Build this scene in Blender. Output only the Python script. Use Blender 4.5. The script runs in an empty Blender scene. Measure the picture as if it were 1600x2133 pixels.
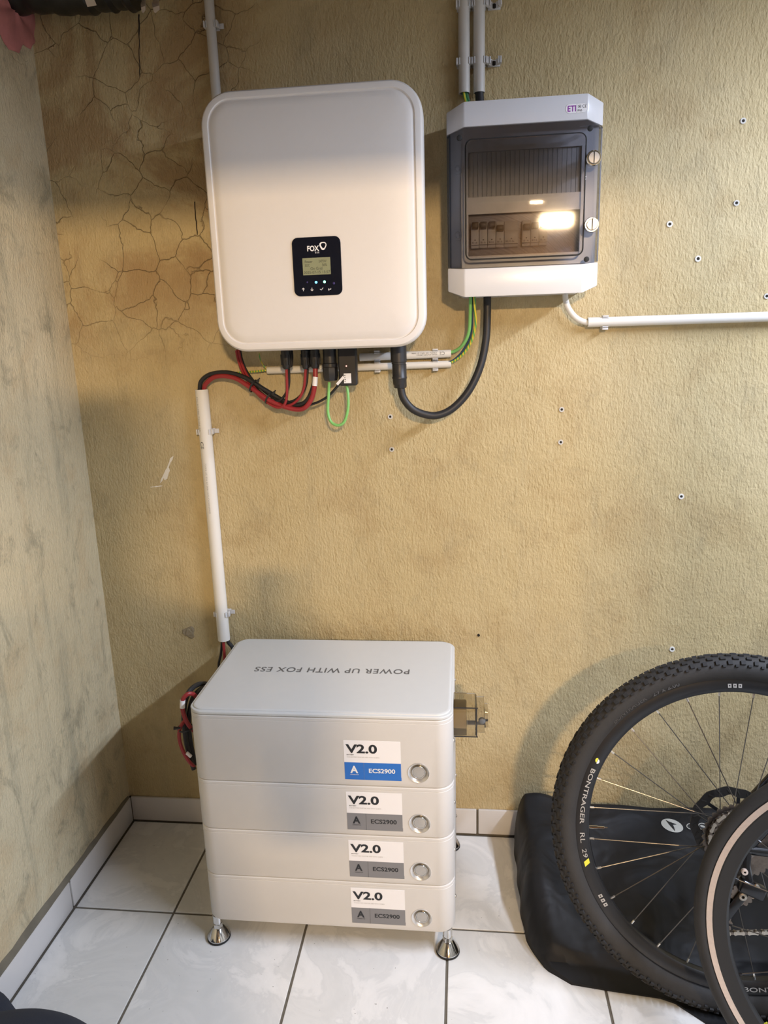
import bpy, bmesh, math, random
from mathutils import Vector, Matrix
random.seed(7)
PI = math.pi
S = bpy.context.scene
COL = S.collection

# ------------------------------------------------------------------ camera
FPX = 1489.9
CAM = Vector((0.9766, -1.7556, 1.3492))
PITCH, YAW, ROLL = 0.2338, -0.1129, -0.0319
_f = Vector((math.sin(YAW) * math.cos(PITCH), math.cos(YAW) * math.cos(PITCH), -math.sin(PITCH)))
_r0 = _f.cross(Vector((0, 0, 1))).normalized()
_u0 = _r0.cross(_f)
_r = _r0 * math.cos(ROLL) + _u0 * math.sin(ROLL)
_u = _u0 * math.cos(ROLL) - _r0 * math.sin(ROLL)
cd = bpy.data.cameras.new('camera')
cam = bpy.data.objects.new('camera', cd)
COL.objects.link(cam)
cd.sensor_fit = 'HORIZONTAL'
cd.sensor_width = 36.0
cd.lens = FPX * 36.0 / 1600.0
cd.clip_start = 0.02
M = Matrix.Identity(4)
for i in range(3):
    M[i][0], M[i][1], M[i][2], M[i][3] = _r[i], _u[i], -_f[i], CAM[i]
cam.matrix_world = M
S.camera = cam


def W(px, py, y=None, x=None, z=None):
    """Point in the room where the sight line of a photo pixel meets a plane (y = wall-parallel depth, x or z)."""
    d = _f + _r * ((px - 800) / FPX) - _u * ((py - 1066.5) / FPX)
    if y is not None:
        k = (y - CAM.y) / d.y
    elif x is not None:
        k = (x - CAM.x) / d.x
    else:
        k = (z - CAM.z) / d.z
    return CAM + d * k


# ------------------------------------------------------------------ world, lamps, exposure
S.view_settings.view_transform = 'Standard'
S.view_settings.look = 'None'
S.view_settings.gamma = 1.0
S.view_settings.use_curve_mapping = False
S.view_settings.exposure = 0.0
wd = bpy.data.worlds.new('sky')
S.world = wd
wd.use_nodes = True
bg = wd.node_tree.nodes['Background']
bg.inputs[0].default_value = (0.50, 0.66, 1.0, 1)
bg.inputs[1].default_value = 5.0

WARM = Vector((1.65, -4.0, 2.15))
COOL = Vector((2.42, -1.10, 2.15))
COOL_TILT = 9.0
WARM_POWER, COOL_POWER = 92.0, 66.0
WARM_COL, COOL_COL = (1.0, 0.70, 0.39), (1.0, 1.11, 1.36)

# ------------------------------------------------------------------ helpers
ORG = {}


def V3(p):
    return Vector(p)


class MB:
    def __init__(self):
        self.v, self.f = [], []

    def add(self, vs, fs):
        o = len(self.v)
        self.v += [Vector(p) for p in vs]
        self.f += [tuple(i + o for i in f) for f in fs]
        return self

    def box(self, x0, x1, y0, y1, z0, z1):
        vs = [(x, y, z) for z in (z0, z1) for y in (y0, y1) for x in (x0, x1)]
        return self.add(vs, [(0, 2, 3, 1), (4, 5, 7, 6), (0, 1, 5, 4), (2, 6, 7, 3), (0, 4, 6, 2), (1, 3, 7, 5)])

    def obox(self, c, a, b, n, ha, hb, hn):
        c = Vector(c)
        vs = [c + a * (sa * ha) + b * (sb * hb) + n * (sn * hn) for sn in (-1, 1) for sb in (-1, 1) for sa in (-1, 1)]
        return self.add(vs, [(0, 2, 3, 1), (4, 5, 7, 6), (0, 1, 5, 4), (2, 6, 7, 3), (0, 4, 6, 2), (1, 3, 7, 5)])

    def loft(self, rings, cap0=True, cap1=True, close=False):
        n = len(rings[0])
        o = len(self.v)
        for r in rings:
            self.v += [Vector(p) for p in r]
        m = len(rings)
        for k in range(m if close else m - 1):
            k2 = (k + 1) % m
            for i in range(n):
                j = (i + 1) % n
                self.f.append((o + k * n + i, o + k * n + j, o + k2 * n + j, o + k2 * n + i))
        if not close:
            if cap0:
                self.f.append(tuple(o + i for i in reversed(range(n))))
            if cap1:
                self.f.append(tuple(o + (m - 1) * n + i for i in range(n)))
        return self

    def lathe(self, c, a, b, n, prof, seg=32, closed=False, cap=True):
        """prof: list of (radius, offset along n)"""
        c = Vector(c)
        rings = []
        for (R, h) in prof:
            rings.append([c + n * h + a * (R * math.cos(2 * PI * i / seg)) + b * (R * math.sin(2 * PI * i / seg)) for i in range(seg)])
        return self.loft(rings, cap and not closed, cap and not closed, closed)

    def tube(self, pts, r, seg=10, caps=True, radii=None):
        pts = [Vector(p) for p in pts]
        t0 = (pts[1] - pts[0]).normalized()
        ref = Vector((0, 0, 1)) if abs(t0.z) < 0.9 else Vector((0, 1, 0))
        nrm = t0.cross(ref).normalized()
        rings = []
        for i, p in enumerate(pts):
            if i == 0:
                t = pts[1] - pts[0]
            elif i == len(pts) - 1:
                t = pts[-1] - pts[-2]
            else:
                t = pts[i + 1] - pts[i - 1]
            t.normalize()
            nrm = (nrm - t * nrm.dot(t)).normalized()
            bn = t.cross(nrm)
            rr = radii[i] if radii else r
            rings.append([p + nrm * (rr * math.cos(2 * PI * k / seg)) + bn * (rr * math.sin(2 * PI * k / seg)) for k in range(seg)])
        return self.loft(rings, caps, caps)

    def pipe(self, p0, p1, r, wall=0.0016, seg=24):
        p0, p1 = Vector(p0), Vector(p1)
        n = (p1 - p0).normalized()
        L = (p1 - p0).length
        a = n.orthogonal().normalized()
        b = n.cross(a)
        return self.lathe(p0, a, b, n, [(r, 0), (r, L), (r - wall, L), (r - wall, 0)], seg, closed=True)

    def build(self, name, mat, parent=None, org=None, smooth=35, bevel=0, bseg=2):
        base = Vector((0, 0, 0))
        if parent is not None:
            base = ORG[parent.name]
        elif org is not None:
            base = Vector(org)
        elif org is None:
            xs = [p.x for p in self.v]; ys = [p.y for p in self.v]; zs = [p.z for p in self.v]
            base = Vector(((min(xs) + max(xs)) / 2, (min(ys) + max(ys)) / 2, min(zs)))
        me = bpy.data.meshes.new(name)
        me.from_pydata([tuple(p - base) for p in self.v], [], self.f)
        bm = bmesh.new()
        bm.from_mesh(me)
        bmesh.ops.remove_doubles(bm, verts=bm.verts, dist=1e-6)
        bmesh.ops.recalc_face_normals(bm, faces=bm.faces)
        if bevel:
            es = [e for e in bm.edges if len(e.link_faces) == 2 and e.calc_face_angle(0) > 0.5]
            bmesh.ops.bevel(bm, geom=es, offset=bevel, segments=bseg, profile=0.5, affect='EDGES', clamp_overlap=True)
        bm.to_mesh(me)
        bm.free()
        if smooth:
            me.polygons.foreach_set('use_smooth', [True] * len(me.polygons))
            me.set_sharp_from_angle(angle=math.radians(smooth))
        me.materials.append(mat)
        o = bpy.data.objects.new(name, me)
        COL.objects.link(o)
        ORG[o.name] = base
        if parent is not None:
            o.parent = parent
        else:
            o.location = base
        return o


def tag(o, label=None, cat=None, group=None, kind=None):
    if label:
        o['label'] = label
    if cat:
        o['category'] = cat
    if group:
        o['group'] = group
    if kind:
        o['kind'] = kind
    return o


def thing(name, loc, label, cat, group=None, kind=None):
    o = bpy.data.objects.new(name, None)
    o.empty_display_size = 0.05
    COL.objects.link(o)
    o.location = loc
    ORG[o.name] = Vector(loc)
    return tag(o, label, cat, group, kind)


def smoothpath(pts, sub=8):
    """Catmull-Rom through points"""
    P = [Vector(p) for p in pts]
    P = [P[0] * 2 - P[1]] + P + [P[-1] * 2 - P[-2]]
    out = []
    for i in range(1, len(P) - 2):
        a, b, c, d = P[i - 1], P[i], P[i + 1], P[i + 2]
        for k in range(sub):
            t = k / sub
            out.append(0.5 * ((2 * b) + (c - a) * t + (2 * a - 5 * b + 4 * c - d) * t * t + (3 * b - a - 3 * c + d) * t ** 3))
    out.append(P[-2])
    return out


def rrect(cx, cy, w, h, r, n=6):
    r = min(r, w / 2 - 1e-5, h / 2 - 1e-5)
    pts = []
    for (sx, sy, a0) in ((1, 1, 0), (-1, 1, 90), (-1, -1, 180), (1, -1, 270)):
        for k in range(n + 1):
            a = math.radians(a0 + 90 * k / n)
            pts.append((cx + sx * (w / 2 - r) + r * math.cos(a), cy + sy * (h / 2 - r) + r * math.sin(a)))
    return pts


def slabXZ(x0, x1, z0, z1, r, ylist, n=6):
    """rounded rectangle in the wall plane; ylist of (y, inset)"""
    rings = []
    for (y, ins) in ylist:
        rings.append([(p[0], y, p[1]) for p in rrect((x0 + x1) / 2, (z0 + z1) / 2, x1 - x0 - 2 * ins, z1 - z0 - 2 * ins, max(r - ins, 0.0004), n)])
    return rings


def slabXY(x0, x1, y0, y1, r, zlist, n=8):
    rings = []
    for (z, ins) in zlist:
        rings.append([(p[0], p[1], z) for p in rrect((x0 + x1) / 2, (y0 + y1) / 2, x1 - x0 - 2 * ins, y1 - y0 - 2 * ins, max(r - ins, 0.0004), n)])
    return rings


_tcache = {}


def textgeo(s, bold=0.0, spacing=1.0):
    k = (s, bold, spacing)
    if k in _tcache:
        return _tcache[k]
    cu = bpy.data.curves.new('lettering', 'FONT')
    cu.body = s
    cu.size = 1.0
    cu.offset = bold
    cu.space_character = spacing
    cu.resolution_u = 4
    ob = bpy.data.objects.new('lettering_source', cu)
    COL.objects.link(ob)
    dg = bpy.context.evaluated_depsgraph_get()
    dg.update()
    me = bpy.data.meshes.new_from_object(ob.evaluated_get(dg))
    vs = [(v.co.x, v.co.y) for v in me.vertices]
    fs = [tuple(p.vertices) for p in me.polygons]
    bpy.data.meshes.remove(me)
    bpy.data.objects.remove(ob)
    bpy.data.curves.remove(cu)
    x0 = min(v[0] for v in vs); x1 = max(v[0] for v in vs)
    y0 = min(v[1] for v in vs); y1 = max(v[1] for v in vs)
    vs = [(v[0] - x0, v[1] - y0) for v in vs]
    _tcache[k] = (vs, fs, x1 - x0, y1 - y0)
    return _tcache[k]


def text(name, s, o, xd, yd, w, h, mat, parent, bold=0.0, spacing=1.0):
    """flat print: lower-left corner o, fitted to w x h"""
    vs, fs, tw, th = textgeo(s, bold, spacing)
    o, xd, yd = Vector(o), Vector(xd).normalized(), Vector(yd).normalized()
    mb = MB()
    mb.add([o + xd * (a * w / tw) + yd * (b * h / th) for a, b in vs], fs)
    return mb.build(name, mat, parent, smooth=0)


def poly(name, pts, mat, parent, thick=None):
    mb = MB()
    pts = [Vector(p) for p in pts]
    mb.add(pts, [tuple(range(len(pts)))])
    return mb.build(name, mat, parent, smooth=0)


# ------------------------------------------------------------------ materials
MATS = {}


def mat(name, col, rough=0.5, metal=0.0, var=0.06, scale=30.0, bump=0.0, bscale=200.0, spec=0.5, emit=None, estr=0.0, coat=0.0):
    m = bpy.data.materials.new(name)
    m.use_nodes = True
    nt = m.node_tree
    b = nt.nodes['Principled BSDF']
    b.inputs['Roughness'].default_value = rough
    b.inputs['Metallic'].default_value = metal
    b.inputs['Specular IOR Level'].default_value = spec
    b.inputs['Coat Weight'].default_value = coat
    tc = nt.nodes.new('ShaderNodeTexCoord')
    nz = nt.nodes.new('ShaderNodeTexNoise')
    nz.inputs['Scale'].default_value = scale
    nz.inputs['Detail'].default_value = 4
    nt.links.new(tc.outputs['Object'], nz.inputs['Vector'])
    mx = nt.nodes.new('ShaderNodeMix')
    mx.data_type = 'RGBA'
    nt.links.new(nz.outputs['Fac'], mx.inputs['Factor'])
    mx.inputs['A'].default_value = tuple(c * (1 - var) for c in col) + (1,)
    mx.inputs['B'].default_value = tuple(min(1, c * (1 + var)) for c in col) + (1,)
    nt.links.new(mx.outputs['Result'], b.inputs['Base Color'])
    if bump:
        n2 = nt.nodes.new('ShaderNodeTexNoise')
        n2.inputs['Scale'].default_value = bscale
        n2.inputs['Detail'].default_value = 3
        nt.links.new(tc.outputs['Object'], n2.inputs['Vector'])
        bp = nt.nodes.new('ShaderNodeBump')
        bp.inputs['Strength'].default_value = bump
        bp.inputs['Distance'].default_value = 0.001
        nt.links.new(n2.outputs['Fac'], bp.inputs['Height'])
        nt.links.new(bp.outputs['Normal'], b.inputs['Normal'])
    if emit:
        b.inputs['Emission Color'].default_value = tuple(emit) + (1,)
        b.inputs['Emission Strength'].default_value = estr
    MATS[name] = m
    return m


class NT:
    def __init__(self, name):
        self.m = bpy.data.materials.new(name)
        self.m.use_nodes = True
        self.t = self.m.node_tree
        self.b = self.t.nodes['Principled BSDF']

    def n(self, typ, **kw):
        nd = self.t.nodes.new(typ)
        for k, v in kw.items():
            setattr(nd, k, v)
        return nd

    def l(self, a, b):
        self.t.links.new(a, b)

    def noise(self, vec, scale, detail=4, rough=0.55, dist=0.0):
        nd = self.n('ShaderNodeTexNoise')
        nd.inputs['Scale'].default_value = scale
        nd.inputs['Detail'].default_value = detail
        nd.inputs['Roughness'].default_value = rough
        nd.inputs['Distortion'].default_value = dist
        if vec is not None:
            self.l(vec, nd.inputs['Vector'])
        return nd.outputs['Fac']

    def ramp(self, fac, lo, hi):
        nd = self.n('ShaderNodeMapRange', clamp=True)
        nd.interpolation_type = 'SMOOTHSTEP'
        self.l(fac, nd.inputs['Value'])
        nd.inputs['From Min'].default_value = lo
        nd.inputs['From Max'].default_value = hi
        return nd.outputs['Result']

    def mix(self, fac, A, B, blend='MIX'):
        nd = self.n('ShaderNodeMix', data_type='RGBA', blend_type=blend)
        for s, v in (('Factor', fac), ('A', A), ('B', B)):
            if isinstance(v, (int, float)):
                nd.inputs[s].default_value = v
            elif isinstance(v, tuple):
                nd.inputs[s].default_value = v + (1,)
            else:
                self.l(v, nd.inputs[s])
        return nd.outputs['Result']

    def math(self, op, a, b=None):
        nd = self.n('ShaderNodeMath', operation=op)
        for i, v in enumerate((a, b)):
            if v is None:
                continue
            if isinstance(v, (int, float)):
                nd.inputs[i].default_value = v
            else:
                self.l(v, nd.inputs[i])
        return nd.outputs[0]

    def coord(self, scale=(1, 1, 1)):
        tc = self.n('ShaderNodeTexCoord')
        mp = self.n('ShaderNodeMapping')
        mp.inputs['Scale'].default_value = scale
        self.l(tc.outputs['Object'], mp.inputs['Vector'])
        return mp.outputs['Vector']


def wall_material(name, base, light, brown, grey, crackmask, streak):
    q = NT(name)
    co = q.coord()
    big = q.noise(co, 1.7, 5, 0.6, 0.3)
    mid = q.noise(co, 6.0, 6, 0.65, 0.5)
    col = q.mix(q.ramp(big, 0.38, 0.66), base, light)
    col = q.mix(q.math('MULTIPLY', q.ramp(mid, 0.47, 0.70), 0.62), col, brown)
    st = q.noise(q.coord((9, 9, 0.9)), 1.6, 6, 0.65, 0.2)
    col = q.mix(q.math('MULTIPLY', q.ramp(st, 0.5, 0.7), streak), col, grey)
    dirt = q.noise(q.coord((1, 1, 0.7)), 13, 7, 0.72, 0.6)
    col = q.mix(q.math('MULTIPLY', q.ramp(dirt, 0.50, 0.68), 0.9 * streak), col, tuple(c * 0.62 for c in grey))
    col = q.mix(q.math('MULTIPLY', q.ramp(dirt, 0.42, 0.30), 0.5 * streak), col, tuple(min(1, c * 1.12) for c in light))
    gr = q.noise(q.coord((1, 1, 0.5)), 170, 4, 0.65)
    col = q.mix(q.math('MULTIPLY', q.ramp(gr, 0.42, 0.30), 0.30), col, tuple(c * 0.55 for c in base))
    col = q.mix(q.math('MULTIPLY', q.ramp(gr, 0.56, 0.70), 0.22), col, tuple(min(1, c * 1.35) for c in light))
    # fine pits and specks
    sp = q.noise(co, 95, 3, 0.7)
    col = q.mix(q.math('MULTIPLY', q.ramp(sp, 0.62, 0.78), 0.35), col, tuple(c * 0.45 for c in base))
    sep0 = q.n('ShaderNodeSeparateXYZ')
    q.l(co, sep0.inputs[0])
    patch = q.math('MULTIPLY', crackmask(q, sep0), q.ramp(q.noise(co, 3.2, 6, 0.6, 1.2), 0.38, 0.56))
    col = q.mix(q.math('MULTIPLY', patch, 0.65), col, (0.31, 0.185, 0.082))  # brown plaster stains; their colour also carries some of the upper-left shade
    # hairline cracks of the old plaster
    nz = q.n('ShaderNodeTexNoise')
    nz.inputs['Scale'].default_value = 11
    nz.inputs['Detail'].default_value = 5
    q.l(co, nz.inputs['Vector'])
    vm = q.n('ShaderNodeVectorMath', operation='SCALE')
    q.l(nz.outputs['Color'], vm.inputs[0])
    vm.inputs['Scale'].default_value = 0.07
    va = q.n('ShaderNodeVectorMath', operation='ADD')
    q.l(co, va.inputs[0])
    q.l(vm.outputs[0], va.inputs[1])
    vo = q.n('ShaderNodeTexVoronoi', feature='DISTANCE_TO_EDGE')
    vo.inputs['Scale'].default_value = 12.0
    q.l(va.outputs[0], vo.inputs['Vector'])
    sep = q.n('ShaderNodeSeparateXYZ')
    q.l(co, sep.inputs[0])
    mask = crackmask(q, sep)
    mask = q.math('MULTIPLY', mask, q.ramp(q.noise(co, 4.0, 3), 0.36, 0.52))
    line = q.math('SUBTRACT', 1.0, q.ramp(vo.outputs['Distance'], 0.001, 0.013))
    crack = q.math('MULTIPLY', line, mask)
    col = q.mix(q.math('MULTIPLY', crack, 0.45), col, (0.10, 0.065, 0.03))
    q.l(col, q.b.inputs['Base Color'])
    q.b.inputs['Roughness'].default_value = 0.62
    q.b.inputs['Specular IOR Level'].default_value = 0.3
    # roller-textured paint: fine, upright grain
    g1 = q.noise(q.coord((1, 1, 0.5)), 210, 3, 0.6)
    g2 = q.noise(q.coord((1, 1, 0.32)), 105, 3, 0.6, 0.3)
    g3 = q.noise(co, 9, 4, 0.6)
    h = q.math('ADD', q.math('MULTIPLY', g1, 0.8), q.math('MULTIPLY', g2, 0.7))
    h = q.math('ADD', h, q.math('MULTIPLY', g3, 1.3))
    h = q.math('SUBTRACT', h, q.math('MULTIPLY', crack, 0.8))
    bp = q.n('ShaderNodeBump')
    bp.inputs['Strength'].default_value = 0.9
    bp.inputs['Distance'].default_value = 0.0042
    q.l(h, bp.inputs['Height'])
    q.l(bp.outputs['Normal'], q.b.inputs['Normal'])
    return q.m


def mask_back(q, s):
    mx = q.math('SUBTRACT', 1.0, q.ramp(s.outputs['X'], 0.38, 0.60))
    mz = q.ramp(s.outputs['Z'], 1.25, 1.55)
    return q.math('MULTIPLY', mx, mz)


def mask_left(q, s):
    return q.math('MULTIPLY', q.ramp(s.outputs['Z'], 1.6, 2.0), 0.25)


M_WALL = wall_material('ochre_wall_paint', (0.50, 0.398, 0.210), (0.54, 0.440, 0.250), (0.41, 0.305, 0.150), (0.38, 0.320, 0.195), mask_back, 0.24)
M_WALLL = wall_material('worn_grey_ochre_wall_paint', (0.60, 0.515, 0.335), (0.64, 0.56, 0.38), (0.54, 0.42, 0.25), (0.36, 0.33, 0.23), mask_left, 0.62)
M_ROOM = mat('dull_room_paint', (0.30, 0.27, 0.22), 0.8, var=0.05, scale=4)


def tile_material():
    q = NT('marbled_floor_tile')
    tc = q.n('ShaderNodeTexCoord')
    oi = q.n('ShaderNodeObjectInfo')
    sc = q.n('ShaderNodeVectorMath', operation='SCALE')
    q.l(oi.outputs['Location'], sc.inputs[0])
    sc.inputs['Scale'].default_value = 3.7
    ad = q.n('ShaderNodeVectorMath', operation='ADD')
    q.l(tc.outputs['Object'], ad.inputs[0])
    q.l(sc.outputs[0], ad.inputs[1])
    a = q.noise(ad.outputs[0], 5.5, 6, 0.62, 1.2)
    b = q.noise(ad.outputs[0], 26, 5, 0.6, 0.6)
    col = q.mix(q.ramp(a, 0.30, 0.72), (0.64, 0.64, 0.62), (0.80, 0.79, 0.765))
    vein = q.math('SUBTRACT', 1.0, q.ramp(q.math('ABSOLUTE', q.math('SUBTRACT', a, 0.5)), 0.0, 0.05))
    col = q.mix(q.math('MULTIPLY', vein, 0.22), col, (0.44, 0.45, 0.45))
    col = q.mix(q.math('MULTIPLY', q.ramp(b, 0.35, 0.7), 0.15), col, (0.72, 0.71, 0.68))
    d = q.noise(ad.outputs[0], 120, 2, 0.5)
    col = q.mix(q.math('MULTIPLY', q.ramp(d, 0.745, 0.78), 0.7), col, (0.10, 0.09, 0.07))
    q.l(col, q.b.inputs['Base Color'])
    q.b.inputs['Roughness'].default_value = 0.30
    bp = q.n('ShaderNodeBump')
    bp.inputs['Strength'].default_value = 0.12
    bp.inputs['Distance'].default_value = 0.002
    q.l(b, bp.inputs['Height'])
    q.l(bp.outputs['Normal'], q.b.inputs['Normal'])
    return q.m


M_TILE = tile_material()
M_BASE = mat('skirting_tile_glaze', (0.64, 0.62, 0.60), 0.28, var=0.06, scale=12)
M_GROUT = mat('dark_grey_grout', (0.13, 0.115, 0.09), 0.9, var=0.25, scale=60, bump=0.5)
M_MORTAR = mat('grey_mortar', (0.17, 0.15, 0.11), 0.95, var=0.3, scale=25, bump=0.9, bscale=120)
M_HOUSE = mat('powder_coated_warm_white', (0.745, 0.715, 0.685), 0.42, var=0.015, scale=60, bump=0.10, bscale=900)
M_BAT = mat('powder_coated_light_grey', (0.64, 0.62, 0.59), 0.45, var=0.015, scale=50, bump=0.12, bscale=900)
M_LID = mat('lid_coating_light_grey', (0.61, 0.62, 0.61), 0.40, var=0.02, scale=40, bump=0.12, bscale=900)
M_FIN = mat('aluminium_heat_sink', (0.42, 0.42, 0.43), 0.45, metal=0.8)
M_BLACK = mat('black_plastic', (0.018, 0.018, 0.020), 0.42, var=0.2)
M_BLACKG = mat('glossy_black_panel', (0.006, 0.007, 0.014), 0.10, var=0.2)
M_CABLE = mat('black_cable_jacket', (0.016, 0.016, 0.018), 0.50, var=0.2, scale=80)
M_RED = mat('red_cable_jacket', (0.30, 0.022, 0.026), 0.45, var=0.12, scale=60)
M_GREEN = mat('green_cable_jacket', (0.20, 0.50, 0.14), 0.45, var=0.08)
M_DGREEN = mat('dark_green_cable_jacket', (0.06, 0.20, 0.10), 0.45)
M_NAVYW = mat('dark_blue_cable_jacket', (0.02, 0.05, 0.10), 0.45)
M_PVC = mat('white_pvc_conduit', (0.72, 0.70, 0.65), 0.38, var=0.02, scale=20)
M_PVCG = mat('grey_pvc_conduit', (0.56, 0.54, 0.50), 0.40, var=0.03, scale=20)
M_CLIP = mat('light_grey_clip_plastic', (0.60, 0.60, 0.60), 0.45, var=0.04)
M_PRINT = mat('grey_print', (0.12, 0.12, 0.12), 0.6)
M_PALEPR = mat('pale_print', (0.42, 0.42, 0.41), 0.6)
M_WHITE = mat('white_print', (0.85, 0.85, 0.85), 0.5, var=0.02)
M_STICK = mat('white_sticker', (0.86, 0.85, 0.86), 0.35, var=0.01)
M_BLUE = mat('blue_sticker', (0.020, 0.155, 0.56), 0.35, var=0.02)
M_GREYST = mat('grey_sticker', (0.215, 0.215, 0.225), 0.35, var=0.02)
M_INK = mat('black_ink', (0.012, 0.014, 0.018), 0.5)
M_CHROME = mat('polished_chrome', (0.62, 0.61, 0.59), 0.10, metal=1.0, var=0.03)
M_STEEL = mat('brushed_steel', (0.55, 0.53, 0.50), 0.45, metal=1.0, var=0.08, scale=120)
M_PEARL = mat('satin_metal_dish', (0.72, 0.70, 0.67), 0.30, metal=0.75, var=0.02)
M_RUBBER = mat('black_rubber', (0.014, 0.014, 0.014), 0.7, var=0.3)
M_BOXG = mat('light_grey_polycarbonate', (0.63, 0.63, 0.65), 0.28, var=0.015)
M_BOXW = mat('off_white_polycarbonate', (0.70, 0.69, 0.68), 0.25, var=0.015)
M_BRK = mat('breaker_grey_plastic', (0.50, 0.50, 0.50), 0.4, var=0.03)
M_PURPLE = mat('purple_print', (0.25, 0.02, 0.32), 0.5)
M_LCD = mat('olive_lcd', (0.22, 0.225, 0.13), 0.25, var=0.03, emit=(0.22, 0.23, 0.13), estr=0.25)
M_LCDT = mat('lcd_characters', (0.055, 0.065, 0.05), 0.5)
M_LEDB = mat('lit_blue_led', (0.1, 0.5, 1.0), 0.3, emit=(0.10, 0.50, 1.0), estr=4.0)
M_LEDG = mat('lit_green_led', (0.2, 1.0, 0.5), 0.3, emit=(0.20, 1.0, 0.50), estr=4.0)
M_LEDR = mat('lit_red_led', (1.0, 0.2, 0.15), 0.3, emit=(1.0, 0.25, 0.2), estr=5.0)
M_LEDV = mat('unlit_violet_led', (0.04, 0.03, 0.14), 0.3)
M_TYRE = mat('tyre_rubber', (0.024, 0.022, 0.020), 0.72, var=0.3, scale=25, bump=0.3, bscale=180)
M_KNOB = mat('tread_rubber', (0.014, 0.0135, 0.0135), 0.75, var=0.35, scale=40)
M_RIM = mat('black_rim_anodised', (0.012, 0.012, 0.013), 0.30, var=0.2)
M_TAN = mat('worn_aluminium_brake_track', (0.80, 0.66, 0.56), 0.36, metal=0.5, var=0.12, scale=200)
M_SPOKE = mat('dark_steel_spoke', (0.18, 0.17, 0.16), 0.30, metal=0.9)
M_NIP = mat('silver_nipple', (0.75, 0.74, 0.70), 0.25, metal=0.9)
M_YEL = mat('yellow_decal', (0.75, 0.72, 0.06), 0.45)
M_DECAL = mat('silver_grey_decal', (0.42, 0.40, 0.37), 0.45)
M_TYTX = mat('faint_tyre_lettering', (0.060, 0.056, 0.052), 0.6)
M_CAS = mat('cassette_steel', (0.20, 0.17, 0.145), 0.35, metal=0.9, var=0.35, scale=150)
M_CHAIN = mat('chain_steel', (0.50, 0.45, 0.38), 0.35, metal=0.85, var=0.2, scale=150)
M_FRAME = mat('black_bike_frame_paint', (0.010, 0.010, 0.011), 0.18, var=0.1)
M_NAVY = mat('navy_cloth', (0.016, 0.021, 0.036), 0.85, var=0.15, scale=12, bump=0.25, bscale=500)
M_PINK = mat('pink_mineral_foam', (0.46, 0.17, 0.16), 0.9, var=0.35, scale=28, bump=0.8, bscale=60)
M_TAPE = mat('crumpled_beige_tape', (0.50, 0.42, 0.34), 0.35, var=0.15, scale=30, bump=0.4, bscale=60)
M_FOIL = mat('black_foil', (0.006, 0.006, 0.006), 0.40, var=0.3, scale=10, bump=0.8, bscale=22)
M_PLUG = mat('white_wall_plug', (0.74, 0.72, 0.66), 0.5)
M_HOLE = mat('dark_hole', (0.02, 0.017, 0.013), 0.9)
M_CHALK = mat('white_scrape', (0.74, 0.70, 0.60), 0.8, var=0.1)
M_CRACK = mat('dark_crack', (0.025, 0.018, 0.012), 0.95)


def bag_material():
    q = NT('black_nylon_bag')
    co = q.coord()
    big = q.noise(co, 5, 4, 0.6, 0.8)
    q.l(q.mix(big, (0.005, 0.0055, 0.0065), (0.016, 0.016, 0.018)), q.b.inputs['Base Color'])
    q.b.inputs['Roughness'].default_value = 0.58
    q.b.inputs['Specular IOR Level'].default_value = 0.28
    bp = q.n('ShaderNodeBump')
    bp.inputs['Strength'].default_value = 0.7
    bp.inputs['Distance'].default_value = 0.020
    q.l(q.noise(q.coord((1, 1.3, 1)), 7.5, 2, 0.45, 0.9), bp.inputs['Height'])
    q.l(bp.outputs['Normal'], q.b.inputs['Normal'])
    return q.m


M_BAG = bag_material()


def stripe_material():
    q = NT('green_yellow_striped_jacket')
    co = q.coord()
    sep = q.n('ShaderNodeSeparateXYZ')
    q.l(co, sep.inputs[0])
    wv = q.math('SINE', q.math('MULTIPLY', q.math('ADD', sep.outputs['X'], q.math('MULTIPLY', sep.outputs['Z'], 0.15)), 900.0))
    q.l(q.mix(q.ramp(wv, -0.2, 0.2), (0.10, 0.36, 0.08), (0.70, 0.56, 0.05)), q.b.inputs['Base Color'])
    q.b.inputs['Roughness'].default_value = 0.45
    return q.m


M_GY = stripe_material()


def smoked(name, tint, gloss_rough=0.03):
    q = NT(name)
    out = [n for n in q.t.nodes if n.type == 'OUTPUT_MATERIAL'][0]
    q.t.nodes.remove(q.b)
    tr = q.n('ShaderNodeBsdfTransparent')
    nz = q.noise(q.coord(), 40, 2)
    q.l(q.mix(nz, tuple(c * 0.97 for c in tint), tuple(c * 1.03 for c in tint)), tr.inputs['Color'])
    gl = q.n('ShaderNodeBsdfGlossy')
    gl.inputs['Roughness'].default_value = gloss_rough
    gl.inputs['Color'].default_value = (1, 1, 1, 1)
    fr = q.n('ShaderNodeFresnel')
    fr.inputs['IOR'].default_value = 1.5
    ms = q.n('ShaderNodeMixShader')
    q.l(fr.outputs[0], ms.inputs[0])
    q.l(tr.outputs[0], ms.inputs[1])
    q.l(gl.outputs[0], ms.inputs[2])
    q.l(ms.outputs[0], out.inputs['Surface'])
    return q.m


M_SMOKE = smoked('smoked_transparent_cover', (0.60, 0.61, 0.65))
M_SMOKED = smoked('smoked_transparent_door', (0.95, 0.94, 0.93))
M_SMOKEL = smoked('pale_smoked_plastic', (0.80, 0.78, 0.72), 0.06)
M_PANE = smoked('added_window_glass', (0.97, 0.98, 0.98), 0.01)

# ------------------------------------------------------------------ room shell
XR, YF, ZC = 3.1, -2.3, 2.40           # right wall, doorway wall, ceiling
def struct(name, mb, m, smooth=0):
    return tag(mb.build(name, m, None, org=(0, 0, 0), smooth=smooth), kind='structure')


wall_back = struct('wall_back', MB().box(-0.12, XR + 0.12, 0, 0.12, -0.1, ZC), M_WALL)
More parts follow.
